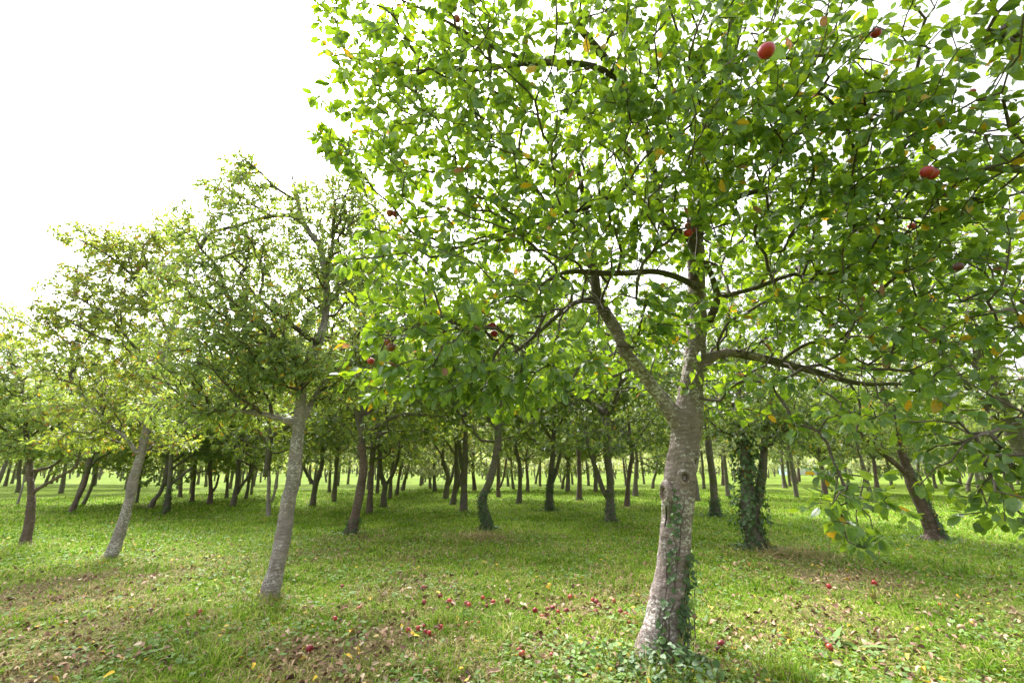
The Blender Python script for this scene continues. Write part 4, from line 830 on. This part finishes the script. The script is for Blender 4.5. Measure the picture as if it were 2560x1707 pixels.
OT = [
 ('thick reddish-brown apple trunk leaning right behind the pale pinkish tree', [(876, 1334), (889, 1283), (901, 1225), (909, 1170), (903, 1110)], 30, 1, 'm', 'bark_red', (), ('sparse ivy at the base of the reddish-brown leaning trunk', .35, 160, .35)),
 ('straight dark slim apple tree right of the reddish-brown leaning trunk', [(923, 1285), (925, 1240), (928, 1200), (931, 1140)], 18, 0, 'm', 'bark_red', ()),
 ('V-forked ivy-footed apple tree at the left side of the mown avenue', [(958, 1267), (960, 1235), (963, 1215), (952, 1180), (949, 1115)], 18, 2, 'g', 'bark_far', ([(963, 1215), (980, 1188), (994, 1149), (1000, 1110)],)),
 ('slim apple trunk just right of the V-forked tree by the avenue', [(975, 1246), (977, 1205), (982, 1160)], 11, 3, 'g', 'bark_far', ()),
 ('right-leaning apple tree of the avenue, left side, second beyond the V-forked tree', [(992, 1238), (996, 1205), (1004, 1160)], 10, 0, 'f', 'bark_far', ()),
 ('right-leaning apple tree of the avenue, left side, third beyond the V-forked tree', [(1006, 1226), (1012, 1200), (1022, 1165)], 10, 3, 'f', 'bark_far', ()),
 ('crooked ivy-wrapped apple tree with a kinked trunk in mid grass', [(1220, 1325), (1212, 1285), (1205, 1248), (1222, 1208), (1235, 1160), (1246, 1095)], 25, 1, 'd', 'bark_far', (), ('ivy wrapping the kinked trunk in mid grass', 1.0, 750, .25)),
 ('straight grey-brown apple tree left of the kinked ivy-wrapped one', [(1159, 1279), (1160, 1230), (1162, 1170), (1163, 1100)], 19, 4, 'd', 'bark_far', ([(1160, 1190), (1152, 1150), (1148, 1100)],)),
 ('leaning forked apple tree of the avenue, right side', [(1132, 1262), (1136, 1230), (1141, 1195), (1140, 1150)], 15, 3, 'g', 'bark_far', ([(1137, 1235), (1147, 1212), (1155, 1180)],)),
 ('dark apple trunk leaning over the avenue with a long left fork', [(1115, 1246), (1117, 1215), (1120, 1190), (1107, 1150)], 14, 2, 'g', 'bark_far', ([(1116, 1225), (1128, 1198), (1136, 1160)],)),
 ('small dark apple trunk at the far right side of the avenue', [(1088, 1228), (1086, 1205), (1085, 1170)], 11, 0, 'f', 'bark_far', ()),
 ('tiny leaning apple trunk near the end of the avenue', [(1076, 1221), (1074, 1200), (1072, 1175)], 8, 1, 'f', 'bark_far', ()),
 ('reddish V-stemmed apple tree right behind the kinked ivy-wrapped one', [(1246, 1243), (1245, 1215), (1246, 1165), (1244, 1120)], 11, 3, 'g', 'bark_red', ([(1249, 1218), (1258, 1195), (1266, 1145)],)),
 ('slender bent apple tree with thick top right of the kinked one', [(1297, 1258), (1300, 1215), (1299, 1165), (1289, 1120)], 14, 5, 'd', 'bark_far', ()),
 ('slim red-brown apple trunk right of the slender bent one', [(1319, 1229), (1319, 1200), (1316, 1165)], 9, 2, 'g', 'bark_red', ()),
 ('shaggy apple tree with leafy ivy shoots halfway up its trunk', [(1373, 1275), (1374, 1230), (1377, 1185), (1385, 1120)], 19, 4, 'd', 'bark_far', ([(1376, 1215), (1390, 1180), (1402, 1130)],), ('leafy ivy shoots around the shaggy trunk in mid orchard', 1.5, 650, .3)),
 ('short apple trunk with hanging leaves left of the tall straight one', [(1419, 1229), (1420, 1195), (1421, 1160)], 12, 0, 'm', 'bark_far', ()),
 ('tall straight grey apple trunk with ivy skirt between shaggy and forked trees', [(1448, 1250), (1449, 1205), (1448, 1160), (1445, 1090)], 14, 1, 'd', 'bark_red', (), ('flat ivy skirt around the tall straight grey trunk', .15, 120, .7)),
 ('dark apple tree with long left stem splitting low, left of the big trunk', [(1527, 1305), (1525, 1250), (1525, 1195), (1517, 1130), (1516, 1070)], 24, 4, 'd', 'bark_far', ([(1520, 1245), (1508, 1225), (1487, 1165), (1470, 1110), (1462, 1060)],), ('thin ivy on the dark trunk with the long left stem', .8, 260, .2)),
 ('distant apple trunk seen between the long left stem and its dark trunk', [(1489, 1229), (1489, 1195), (1488, 1160)], 11, 3, 'g', 'bark_far', ()),
 ('slim apple tree close left of the big trunk with dead grass at its foot', [(1567, 1267), (1569, 1230), (1572, 1195), (1580, 1140)], 15, 2, 'd', 'bark_red', ()),
 ('upright apple trunk right behind the slim tree left of the big trunk', [(1588, 1240), (1589, 1205), (1592, 1150)], 14, 0, 'm', 'bark_far', ()),
 ('grey left-leaning apple trunk close right of the big trunk', [(1743, 1252), (1739, 1215), (1733, 1170), (1728, 1120)], 17, 5, 'm', 'bark_far', ()),
 ('near-black straight apple tree on a spreading ivy mat right of the big trunk', [(1789, 1292), (1786, 1250), (1783, 1200), (1776, 1150), (1770, 1100)], 25, 4, 'd', 'bark_far', (), ('spreading ivy mat at the foot of the near-black trunk', .6, 600, .65)),
 ('short reddish apple trunk between the near-black and bushy trees', [(1809, 1212), (1808, 1185), (1806, 1155)], 12, 3, 'm', 'bark_red', ()),
 ('slender grey apple tree with ivy foot right of the bushy ivy trunk', [(1963, 1220), (1958, 1190), (1954, 1150), (1953, 1110)], 12, 1, 'm', 'bark_far', ()),
 ('slim red apple trunk before the pale blue shed', [(1997, 1204), (1996, 1175), (1995, 1140)], 10, 2, 'm', 'bark_red', ()),
 ('leaning brown apple trunk behind the drooping branch at right', [(2063, 1236), (2058, 1200), (2052, 1160)], 15, 4, 'd', 'bark_red', ()),
 ('brown apple trunk left of the ivy-sided right trunk, half hidden by leaves', [(2195, 1236), (2190, 1200), (2186, 1160)], 15, 0, 'd', 'bark_red', ()),
 ('right-leaning dark apple trunk left of the third front tree', [(178, 1279), (196, 1240), (212, 1206), (222, 1160)], 19, 1, 'm', 'bark_red', ()),
 ('dark apple trunk hidden behind the right-leaning one left of the third front tree', [(206, 1262), (220, 1237), (232, 1205), (238, 1170)], 13, 0, 'm', 'bark_far', ()),
 ('thin pale leaning apple trunk at the far left', [(44, 1259), (51, 1235), (57, 1215), (62, 1170)], 8, 2, 'm', 'bark_pink', ()),
 ('low strongly leaning apple trunk right of the third front tree', [(375, 1269), (386, 1248), (400, 1232), (415, 1190)], 17, 3, 'm', 'bark_far', ()),
 ('ivy-footed apple tree with a stout bare right arm', [(415, 1285), (420, 1240), (424, 1210), (427, 1160), (428, 1110)], 17, 4, 'd', 'bark_far', ([(424, 1212), (445, 1195), (462, 1182), (480, 1168)],), ('dark ivy on the trunk with the stout bare right arm', .9, 320, .3)),
 ('slim apple trunk just right of the third front tree', [(341, 1257), (345, 1235), (349, 1210), (352, 1180)], 10, 5, 'm', 'bark_far', ()),
 ('apple trunk standing alone right of the bare-armed ivy tree', [(450, 1243), (452, 1215), (454, 1180)], 11, 0, 'm', 'bark_far', ()),
 ('slim apple trunk behind the lone one right of the bare-armed tree', [(476, 1235), (478, 1210), (480, 1180)], 7, 3, 'g', 'bark_far', ()),
 ('dark apple trunk halfway between bare-armed and pale pinkish trees', [(480, 1253), (483, 1225), (486, 1195), (488, 1160)], 11, 1, 'm', 'bark_red', ()),
 ('short apple trunk forking into two low arms', [(524, 1260), (527, 1230), (526, 1205), (524, 1170)], 14, 2, 'g', 'bark_red', ([(529, 1232), (540, 1215), (548, 1185)],)),
 ('small dark apple trunk between the low-armed and slanting ones', [(566, 1245), (568, 1220), (569, 1190)], 10, 0, 'g', 'bark_far', ()),
 ('apple trunk with a slanting pale right arm', [(582, 1267), (588, 1235), (593, 1205), (596, 1160)], 17, 4, 'd', 'bark_far', ([(592, 1235), (605, 1212), (622, 1190), (632, 1175)],)),
 ('leaning dark apple trunk right of the slanting pale arm', [(614, 1248), (619, 1225), (624, 1190)], 10, 3, 'm', 'bark_far', ()),
 ('thin apple trunk second right of the slanting pale arm', [(628, 1238), (630, 1215), (632, 1185)], 8, 5, 'g', 'bark_far', ()),
 ('two-stemmed slender apple tree left of the pale pinkish trunk', [(672, 1292), (671, 1250), (672, 1205), (668, 1165)], 13, 2, 'm', 'bark_pink', ([(678, 1255), (688, 1225), (695, 1180)],)),
 ('Y-forked dark apple tree right of the pale pinkish trunk', [(781, 1266), (785, 1235), (791, 1205), (803, 1170), (806, 1150)], 17, 5, 'm', 'bark_far', ([(788, 1212), (772, 1192), (760, 1165), (768, 1140)],)),
 ('small apple trunk right of the Y-forked dark one', [(823, 1231), (824, 1205), (825, 1180)], 10, 0, 'g', 'bark_far', ()),
 ('straight slim apple trunk left of the reddish-brown leaning one', [(835, 1254), (838, 1220), (840, 1180), (841, 1150)], 12, 1, 'm', 'bark_far', ()),
 ('small dark apple trunk seen left of the avenue behind the straight dark slim one', [(943, 1232), (944, 1210), (945, 1180)], 9, 3, 'g', 'bark_far', ()),
 ('thin apple trunk right of the avenue behind the straight grey-brown tree', [(1187, 1226), (1185, 1205), (1182, 1175)], 11, 0, 'g', 'bark_red', ()),
 ('thin apple trunk between reddish V-stemmed and slender bent trees', [(1283, 1223), (1281, 1200), (1278, 1170)], 8, 2, 'f', 'bark_far', ()),
]
for k, r in enumerate(OT):
    lab, path, w, var, lf, bk, st = r[:7]
    Yb = ground(*path[0])[1]
    sc = 1.0 + .16 * min(max((21 - Yb) / 6, 0), 1)
    orchard_tree(lab, path, w, var + k, lf, bk, st, sc, 'apple trees of the orchard behind', r[7] if len(r) > 7 else None)

# the three nearer trees at the right, each with its own crown
gu = ground(1889, 1374); Yu = gu[1]; B = g3(*gu)
tl = [(1892, 1382, Yu, 78), (1886, 1345, Yu, 56), (1874, 1285, Yu, 52), (1868, 1200, Yu, 34), (1862, 1120, Yu, 26), (1850, 1040, Yu, 20), (1845, 930, Yu, 14), (1850, 820, Yu, 8)]
ul = [trace([(1880, 1290, Yu, 34), (1900, 1220, Yu, 26), (1908, 1150, Yu, 22), (1915, 1060, Yu, 18), (1935, 960, Yu, 12), (1960, 860, Yu, 7)])]
UP = trace(tl)
ulob = [(np.array([B[0], B[1], 3.0]), (1.9, 1.6, 1.0), 420), (np.array([B[0] + .3, B[1], 4.0]), (1.6, 1.5, 1.0), 340), (np.array([B[0] + .2, B[1], 5.2]), (1.5, 1.4, 1.0), 260), (np.array([B[0], B[1] - .4, 2.3]), (1.6, 1.0, .4), 200), (np.array([B[0] + 1.2, B[1], 2.4]), (1.0, 1.0, .6), 150)]
ulob = [(c, r, int(n * 1.3)) for c, r, n in ulob]
generic('apple_tree', 'bushy twin-stemmed apple tree with ivy shoots right of the big trunk', B, UP, ul, ulob, M['leaf_dark'], M['bark_far'], 0.085, 8, False, .8, .55, 'apple trees of the second row', zmin=1.6, spread=.8)
ivy(UP[0], UP[1], .03, 2.1, 900, 'bushy ivy shoots on the twin-stemmed trunk right of the big tree', size=.06, skirt=.35, fade=.3)
ivy(UP[0], UP[1] + .13, .45, 2.3, 420, 'loose long leafy shoots standing out from the twin-stemmed trunk', size=.085, fade=.2)
gy_ = ground(2338, 1351); Yy = gy_[1]; B = g3(*gy_)
tl = [(2342, 1358, Yy, 74), (2330, 1322, Yy, 52), (2312, 1275, Yy, 48), (2292, 1232, Yy, 42), (2274, 1190, Yy, 36), (2255, 1130, Yy, 28), (2240, 1060, Yy, 20), (2240, 960, Yy, 12)]
YP = trace(tl)
ylob = [(np.array([B[0] - 1.0, B[1], 3.1]), (2.1, 1.7, 1.0), 420), (np.array([B[0] - .6, B[1], 4.3]), (2.0, 1.7, 1.2), 420), (np.array([B[0] - .4, B[1], 6.0]), (1.8, 1.6, 1.1), 330), (np.array([B[0] - 1.2, B[1] - .5, 2.2]), (1.6, 1.2, .4), 170)]
ylob = [(c, r, int(n * 1.5)) for c, r, n in ylob]
generic('apple_tree', 'left-leaning red-barked apple tree with ivy up its right flank', B, YP, [limb_to(YP[0][5], np.array([B[0] - .2, B[1], 4.6]), .07, .3), limb_to(YP[0][4], np.array([B[0] - 2.2, B[1] - .2, 3.4]), .06, .2)], ylob, M['leaf_mid'], M['bark_red'], 0.085, 8, False, .8, .55, 'apple trees of the second row', zmin=1.6, spread=.8)
ivy(YP[0], YP[1], .03, 1.7, 520, 'dark ivy up the right flank of the left-leaning red-barked tree', (-1.6, 1.2), size=.055, skirt=.5)
B = g3(7.75, 6.75)
tp = (np.array([B + [0, 0, -.05], B + [-.05, 0, .5], B + [-.16, 0, 1.1], B + [-.32, .05, 1.9], B + [-.45, .1, 2.7], B + [-.5, .1, 3.6], B + [-.45, .1, 4.6]]), np.array([.2, .16, .15, .14, .11, .07, .03]))
zlob = [(B + [-.6, .1, 3.4], (1.6, 1.4, .9), 330), (B + [-.5, .1, 4.6], (1.5, 1.4, .9), 300), (B + [-.4, .1, 5.6], (1.2, 1.2, .7), 160), (B + [-.6, -.3, 2.5], (1.5, 1.1, .45), 190)]
zlob = [(c, r, int(n * 1.6)) for c, r, n in zlob]
generic('apple_tree', 'dark dense apple tree at the right edge behind the near leaves', B, tp, [limb_to(tp[0][3], B + [-1.7, -.2, 3.3], .07), limb_to(tp[0][3], B + [.8, .2, 3.6], .07), limb_to(tp[0][4], B + [-.8, .6, 4.7], .06)], zlob, M['leaf_grey'], M['bark_far'], 0.075, 8, False, .8, .5, 'apple trees of the second row', zmin=1.6, spread=.8)

# further rows: copies
KEEP = [np.array(o.location)[:2] for o in S.objects if o.name.startswith('apple_tree')]
def simple_trunk(seed):
    r = np.random.default_rng(seed); dx, dy = r.normal(0, .16, 2)
    P = np.array([[0, 0, -.05], [dx * .2, dy * .2, .5], [dx * .8, dy * .8, 1.2], [dx * 1.2, dy, 2.0]]); return P[-1], mesh_np('trunk', *tube(*resample(P, np.array([.14, .105, .095, .08]), .15), sides=8, lump=.1, seed=seed), None, M['bark_far'])
ST = [simple_trunk(k) for k in range(6)]
rows = 0; FAR = []
for kr in range(-22, 26):
    u = -2.4 + 3.4 * kr
    for ky in range(4, 26):
        yy = 6 + 4.7 * ky + rng.normal(0, .35); xx = u - 0.13 * yy + rng.normal(0, .25)
        if abs(xx) > 1.22 * yy + 2: continue
        if yy > 44: 
            if rng.random() < .7: FAR.append((xx, yy))
            continue
        if min(np.hypot(xx - q[0], yy - q[1]) for q in KEEP) < 2.6: continue
        if yy < 24 and abs(xx) < 22: continue
        k = rng.integers(6); top, tm = ST[k]; B = g3(xx, yy)
        o = thing('apple_tree', 'distant apple tree merging into the far rows beyond the open grass', 'tree', B, 'distant apple trees of the far rows')
        link('trunk', tm, o)
        bm_, cm = VAR[rng.integers(6)]; ang = rng.uniform(0, 6.28); sc = rng.uniform(.85, 1.12)
        for me, nm in ((bm_, 'branches'), (cm, 'crown')):
            c = link(nm, me, o, tuple(top)); c.rotation_euler = (0, 0, ang); c.scale = (sc, sc, sc)
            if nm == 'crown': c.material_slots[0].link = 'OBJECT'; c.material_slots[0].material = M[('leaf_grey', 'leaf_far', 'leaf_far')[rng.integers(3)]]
        rows += 1
# the far orchard that reads as one mass
prt = []; C = []; sz = []
for xx, yy in FAR:
    h = rng.uniform(1.6, 2.2)
    prt.append(tube(np.array([[xx, yy, -.05], [xx + rng.normal() * .15, yy, 1.0], [xx + rng.normal() * .25, yy, h + .4]]), [.11, .09, .07], 5, cap=False))
    m = 300; c = np.array([xx, yy, h + 1.3]) + rdir(m) * (rng.random((m, 1)) ** .35) * [2.0, 2.0, 2.2]; C.append(c)
V, F = join(prt); fo = link('far_orchard', mesh_np('far_orchard', V, F, None, M['bark_far']))
C = np.concatenate(C); n = len(C)
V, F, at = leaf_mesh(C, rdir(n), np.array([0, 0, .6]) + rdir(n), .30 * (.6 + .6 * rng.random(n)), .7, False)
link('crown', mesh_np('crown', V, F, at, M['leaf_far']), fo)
tag(fo, 'far-off orchard rows merging into one pale green mass', 'orchard', None, 'stuff')
n = 26000
x = rng.uniform(-190, 190, n); y = 122 + rng.normal(0, 2.0, n) + 4 * np.sin(x * .05); top = 4.5 + 3 * fbm(x, y * 0, 9, 3)
C = np.stack([x, y, top * rng.random(n)], -1)
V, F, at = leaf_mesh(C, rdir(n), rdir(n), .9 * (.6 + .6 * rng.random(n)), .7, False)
tag(link('far_hedge', mesh_np('far_hedge', V, F, at, M['leaf_far'])), 'pale hedge closing the far end of the orchard', 'hedge', None, 'stuff')

# ------------------------------------------------------------------ undergrowth and small things near the camera
def merge(parts):                                          # several (V, F, attrs) into one mesh, faces kept in the order of their attributes
    V = []; t3 = []; a3 = []; o = 0
    for Vp, F, at in parts:
        V.append(Vp); tri = [f for f in F]
        t3.append([f + o for f in tri]); a3.append(at); o += len(Vp)
    ks = len(t3[0]); F = [np.concatenate([t[i] for t in t3]) for i in range(ks)]
    return np.concatenate(V), F
def clump(name, label, cat, x0, y0, rad, hgt, n, size, mat, seed, wr=0.75, stems=10):
    B = g3(x0, y0); a = rng.uniform(0, 6.28, n); r = rad * np.sqrt(rng.random(n))
    z = hgt * rng.random(n) ** 1.3 * np.clip(1.1 - r / rad, .12, 1)
    P = np.stack([np.cos(a) * r, np.sin(a) * r, z + .01 + gh(x0 + np.cos(a) * r, y0 + np.sin(a) * r) - B[2]], -1)
    V, F, at = leaf_mesh(P, norm(rdir(n) * [1, 1, .35]), np.array([0, 0, .9]) + rdir(n) * .6, size * (.55 + .7 * rng.random(n)), wr, True)
    o = thing(name, label, cat, B); link('leaves', mesh_np('leaves', V, F, at, mat), o)
    st = []
    for k in range(stems):
        a = rng.uniform(0, 6.28); rr = rad * rng.random() * .7; h = hgt * rng.uniform(.5, 1)
        p = np.array([[math.cos(a) * rr * .5, math.sin(a) * rr * .5, -.02], [math.cos(a) * rr * .8, math.sin(a) * rr * .8, h * .6], [math.cos(a) * rr * 1.3, math.sin(a) * rr * 1.3, h * .9]])
        st.append(tube(*resample(p, np.array([.003, .0025, .0015]), .04), sides=5))
    V, F = join(st); link('stem', mesh_np('stem', V, F, None, M['twig']), o)
    return o
bx, by = BASE[0], BASE[1]
ivy(TP[1:], TR[1:] * 1.0, .05, 1.35, 95, 'thin ivy strand climbing the front of the big trunk', (-2.25, -1.75), .045, 0.0, .5)
ivy(TP[1:], TR[1:] * 1.0, .03, .8, 150, 'browner ivy patch low on the right side of the big trunk', (-1.35, -.4), .05, 0.0, .5)
clump('bramble', 'dark bramble clump hugging the foot of the big trunk', 'bramble', bx - .02, by - .34, .40, .27, 430, .058, M['ivy'], 1)
clump('bramble', 'low green weed clump left of the foot of the big trunk', 'bramble', bx - .42, by - .12, .36, .2, 280, .052, M['weed'], 2)
def sucker(px, py, hts, label):
    g = ground(px, py); B = g3(*g); o = thing('root_sucker', label, 'sucker', B); st = []; lf = []
    for dx, dy, h in hts:
        p = np.array([[dx, dy, -.02], [dx * 1.2 + rng.normal() * .02, dy, h * .5], [dx * 1.5 + rng.normal() * .04, dy + rng.normal() * .03, h]]); Q, q = resample(p, np.array([.006, .0045, .002]), .03); st.append(tube(Q, q, 6))
        m = int(h * 45); i = rng.integers(len(Q) // 3, len(Q), m); lf.append((Q[i], norm(rdir(m) + [0, 0, .1])))
    V, F = join(st); link('stem', mesh_np('stem', V, F, None, M['twig']), o)
    P = np.concatenate([a for a, b in lf]); A = np.concatenate([b for a, b in lf]); V, F, at = leaf_mesh(P + A * .015, A, np.array([0, -.3, .7]) + rdir(len(P)) * .5, .058 * (.6 + .6 * rng.random(len(P))), .85, True)
    link('leaves', mesh_np('leaves', V, F, at, M['weed']), o)
sucker(1722, 1605, [(0, 0, .95), (.03, .02, .8), (-.05, .0, .7), (.07, .03, .62), (-.02, .05, .55)], 'leafy root suckers standing against the right side of the big trunk')
def dock(px, py, n, ln, label):
    g = ground(px, py); B = g3(*g); o = thing('dock_plant', label, 'weed', B)
    a = rng.uniform(0, 6.28, n); A = np.stack([np.cos(a), np.sin(a), .55 + .6 * rng.random(n)], -1)
    V, F, at = leaf_mesh(A * .01, A, np.array([0, 0, 1.0]) - A * .5, ln * (.6 + .5 * rng.random(n)), .34, True, droop=.45, fold=.35); link('leaves', mesh_np('leaves', V, F, at, M['weed']), o)
dock(2075, 1612, 5, .17, 'long-leaved dock plant in the right-hand grass, its left neighbour of two')
dock(2150, 1625, 7, .19, 'larger long-leaved dock plant in the right-hand grass, right one of two')
dock(862, 1690, 8, .10, 'small rosette of broad round leaves on the bare litter in front')
def tuft(px, py, n, h, rad, straw, label, name='grass_tuft', cat='grass'):
    g = ground(px, py); x = g[0] + rng.normal(0, rad, n); y = g[1] + rng.normal(0, rad, n)
    hh = h * (.45 + .7 * rng.random(n)); V, F, A = blades(x, y, hh, .0022 + .0015 * rng.random(n), .4 + 1.0 * rng.random(n), (rng.random(n) < straw).astype(float), rng.random(n))
    B = g3(*g); o = link(name, mesh_np(name, V - B, F, A, GRASSM, False), None, tuple(B)); tag(o, label, cat, None, 'stuff')
tuft(1965, 1700, 260, .24, .10, .08, 'tall bright grass tuft low in front, right of the big trunk')
tuft(1105, 1555, 220, .16, .09, .12, 'yellow-green grass tuft among the nearer windfalls')
tuft(500, 1620, 200, .16, .09, .2, 'yellowish grass tuft on the bank below the pale pinkish tree')
tuft(655, 1505, 260, .16, .16, .55, 'strawy grass ring round the foot of the pale pinkish tree')
tuft(650, 1480, 16, .50, .10, 1.0, 'few tall straw stalks beside the pale pinkish trunk', 'grass_stalks')
tuft(1650, 1690, 14, .55, .22, 1.0, 'few tall pale straw stalks before the foot of the big trunk', 'grass_stalks')
tuft(270, 1405, 240, .16, .2, .35, 'grass ring round the foot of the leaning third tree')
tuft(60, 1372, 240, .18, .22, .3, 'grass ring round the foot of the tree at the left edge')
tuft(1650, 1668, 420, .15, .26, .3, 'rough grass round the foot of the big trunk')
def hay(px, py, n, rad, hgt, label):
    g = ground(px, py); B = g3(*g); x = rng.normal(0, rad, n); y = rng.normal(0, rad * .8, n); z = hgt * np.exp(-(x ** 2 + y ** 2) / (1.6 * rad * rad)) * rng.random(n) + .01
    P = np.stack([x, y, z + gh(g[0] + x, g[1] + y) - B[2]], -1); D = norm(rdir(n) * [1, 1, .35]); Sd = norm(np.cross(D, [0, 0, 1.0])); l = .12 + .14 * rng.random((n, 1)); w = .004
    V = np.stack([P - Sd * w, P + Sd * w, P + D * l + Sd * w, P + D * l - Sd * w], 1).reshape(-1, 3); F = (np.arange(n) * 4)[:, None] + np.arange(4)[None]
    o = link('hay_heap', mesh_np('hay_heap', V, [F], {'rnd': ('FACE', rng.random(n)), 'dry': ('FACE', np.ones(n))}, GRASSM, False), None, tuple(B)); tag(o, label, 'hay', None, 'stuff')
hay(1195, 1345, 700, .38, .10, 'heap of dead grass at the foot of the kinked ivy-wrapped trunk')
hay(1990, 1395, 900, .45, .16, 'heap of dead grass right of the bushy twin-stemmed tree')
hay(1590, 1272, 300, .5, .10, 'dead grass at the foot of the slim tree left of the big trunk')
hay(360, 1270, 300, .5, .08, 'brown dead grass at the foot of the low leaning tree')
def flower(px, py, label):
    g = ground(px, py); B = g3(*g); o = thing('dandelion', label, 'flower', B)
    V, F = tube(np.array([[0, 0, -.01], [.005, 0, .05], [.004, .004, .085]]), np.array([.002, .0018, .0018]), 5); link('stem', mesh_np('stem', V, F, None, M['weed']), o)
    n = 26; a = np.linspace(0, 6.28, n, endpoint=False); A = np.stack([np.cos(a), np.sin(a), .25 + .3 * (np.arange(n) % 2)], -1)
    V, F, at = leaf_mesh(np.array([.004, .004, .085]) + A * .001, A, np.array([0, 0, 1.0]) + A * 0, np.full(n, .018), .3, False); link('petals', mesh_np('petals', V, F, at, M['petal']), o)
M['petal'] = flat_mat('petal', (0.75, 0.5, 0.01), 0.6, 0.1)
for px, py, lab in [(177, 1361, 'yellow flower left of its neighbour behind the leaning third tree'), (201, 1364, 'yellow flower right of its neighbour behind the leaning third tree'), (216, 1389, 'yellow flower just left of the third trunk foot'), (243, 1419, 'yellow flower on the brown bank below the third trunk'),
                    (1071, 1370, 'yellow flower in the mid grass left of the dead grass heap'), (1151, 1700, 'yellow flower at the very front of the grass'), (545, 1610, 'yellow flower on the grassy bank below the pale pinkish tree')]:
    flower(px, py, lab)
def bigleaf(px, py, ln, col, label):
    g = ground(px, py); B = g3(*g) + [0, 0, .035]; a = rng.uniform(0, 6.28); A = np.array([[math.cos(a), math.sin(a), .15]])
    V, F, at = leaf_mesh(np.zeros((1, 3)), A, np.array([[.2, -.5, .9]]), np.array([ln]), .7, True, droop=.4, fold=.5); o = link('fallen_leaf', mesh_np('fallen_leaf', V, F, at, flat_mat('leaf_' + label.split()[0], col, .6, .2, 40)), None, tuple(B)); tag(o, label, 'leaf')
bigleaf(1025, 1597, .095, (.62, .42, .04), 'yellow large fallen leaf in the near grass')
bigleaf(1252, 1550, .10, (.55, .5, .36), 'cream curled leaf, left one of two beside a brownish apple')
bigleaf(1284, 1552, .10, (.52, .48, .37), 'whitish curled leaf, right one of two beside a brownish apple')
bigleaf(1320, 1602, .08, (.5, .4, .28), 'tan curled leaf above the front knot of windfalls')
# pale blue shed glimpsed far off at the right
xs, ys = ground(2030, 1187); B = g3(xs, ys); o = thing('shed', 'low pale blue and white shed glimpsed far off between trunks at right', 'shed', B)
sw = ys * 108 / FPX / 2 * 1.05; hgt = 2.2
def boxv(x0, x1, y0, y1, z0, z1):
    V = np.array([[x, y, z] for z in (z0, z1) for y in (y0, y1) for x in (x0, x1)], float); return V, [np.array([[0, 1, 3, 2][::-1], [4, 5, 7, 6], [0, 1, 5, 4], [2, 3, 7, 6][::-1], [0, 2, 6, 4][::-1], [1, 3, 7, 5]])]
V, F = boxv(-sw, sw, 0, 3, 0, hgt); link('wall', mesh_np('wall', V, F, None, flat_mat('shed_blue', (.32, .46, .60), .6, .15, 1), False), o)
V, F = boxv(-sw * .8, -sw * .25, -.06, .0, .05, hgt * .55); link('panel', mesh_np('panel', V, F, None, flat_mat('shed_white', (.75, .77, .8), .5, .05, 1), False), o)
V = np.array([[-sw - .2, -.2, hgt], [sw + .2, -.2, hgt], [sw + .2, 3.2, hgt], [-sw - .2, 3.2, hgt], [-sw - .2, 1.5, hgt + .7], [sw + .2, 1.5, hgt + .7]]); link('roof', mesh_np('roof', V, [np.array([[0, 1, 5, 4], [2, 3, 4, 5]]), np.array([[0, 4, 3], [1, 2, 5]])], None, flat_mat('shed_roof', (.4, .43, .45), .6, .1, 1), False), o)

print('hero leaves', NL, 'far individuals', rows, 'far mass', len(FAR))
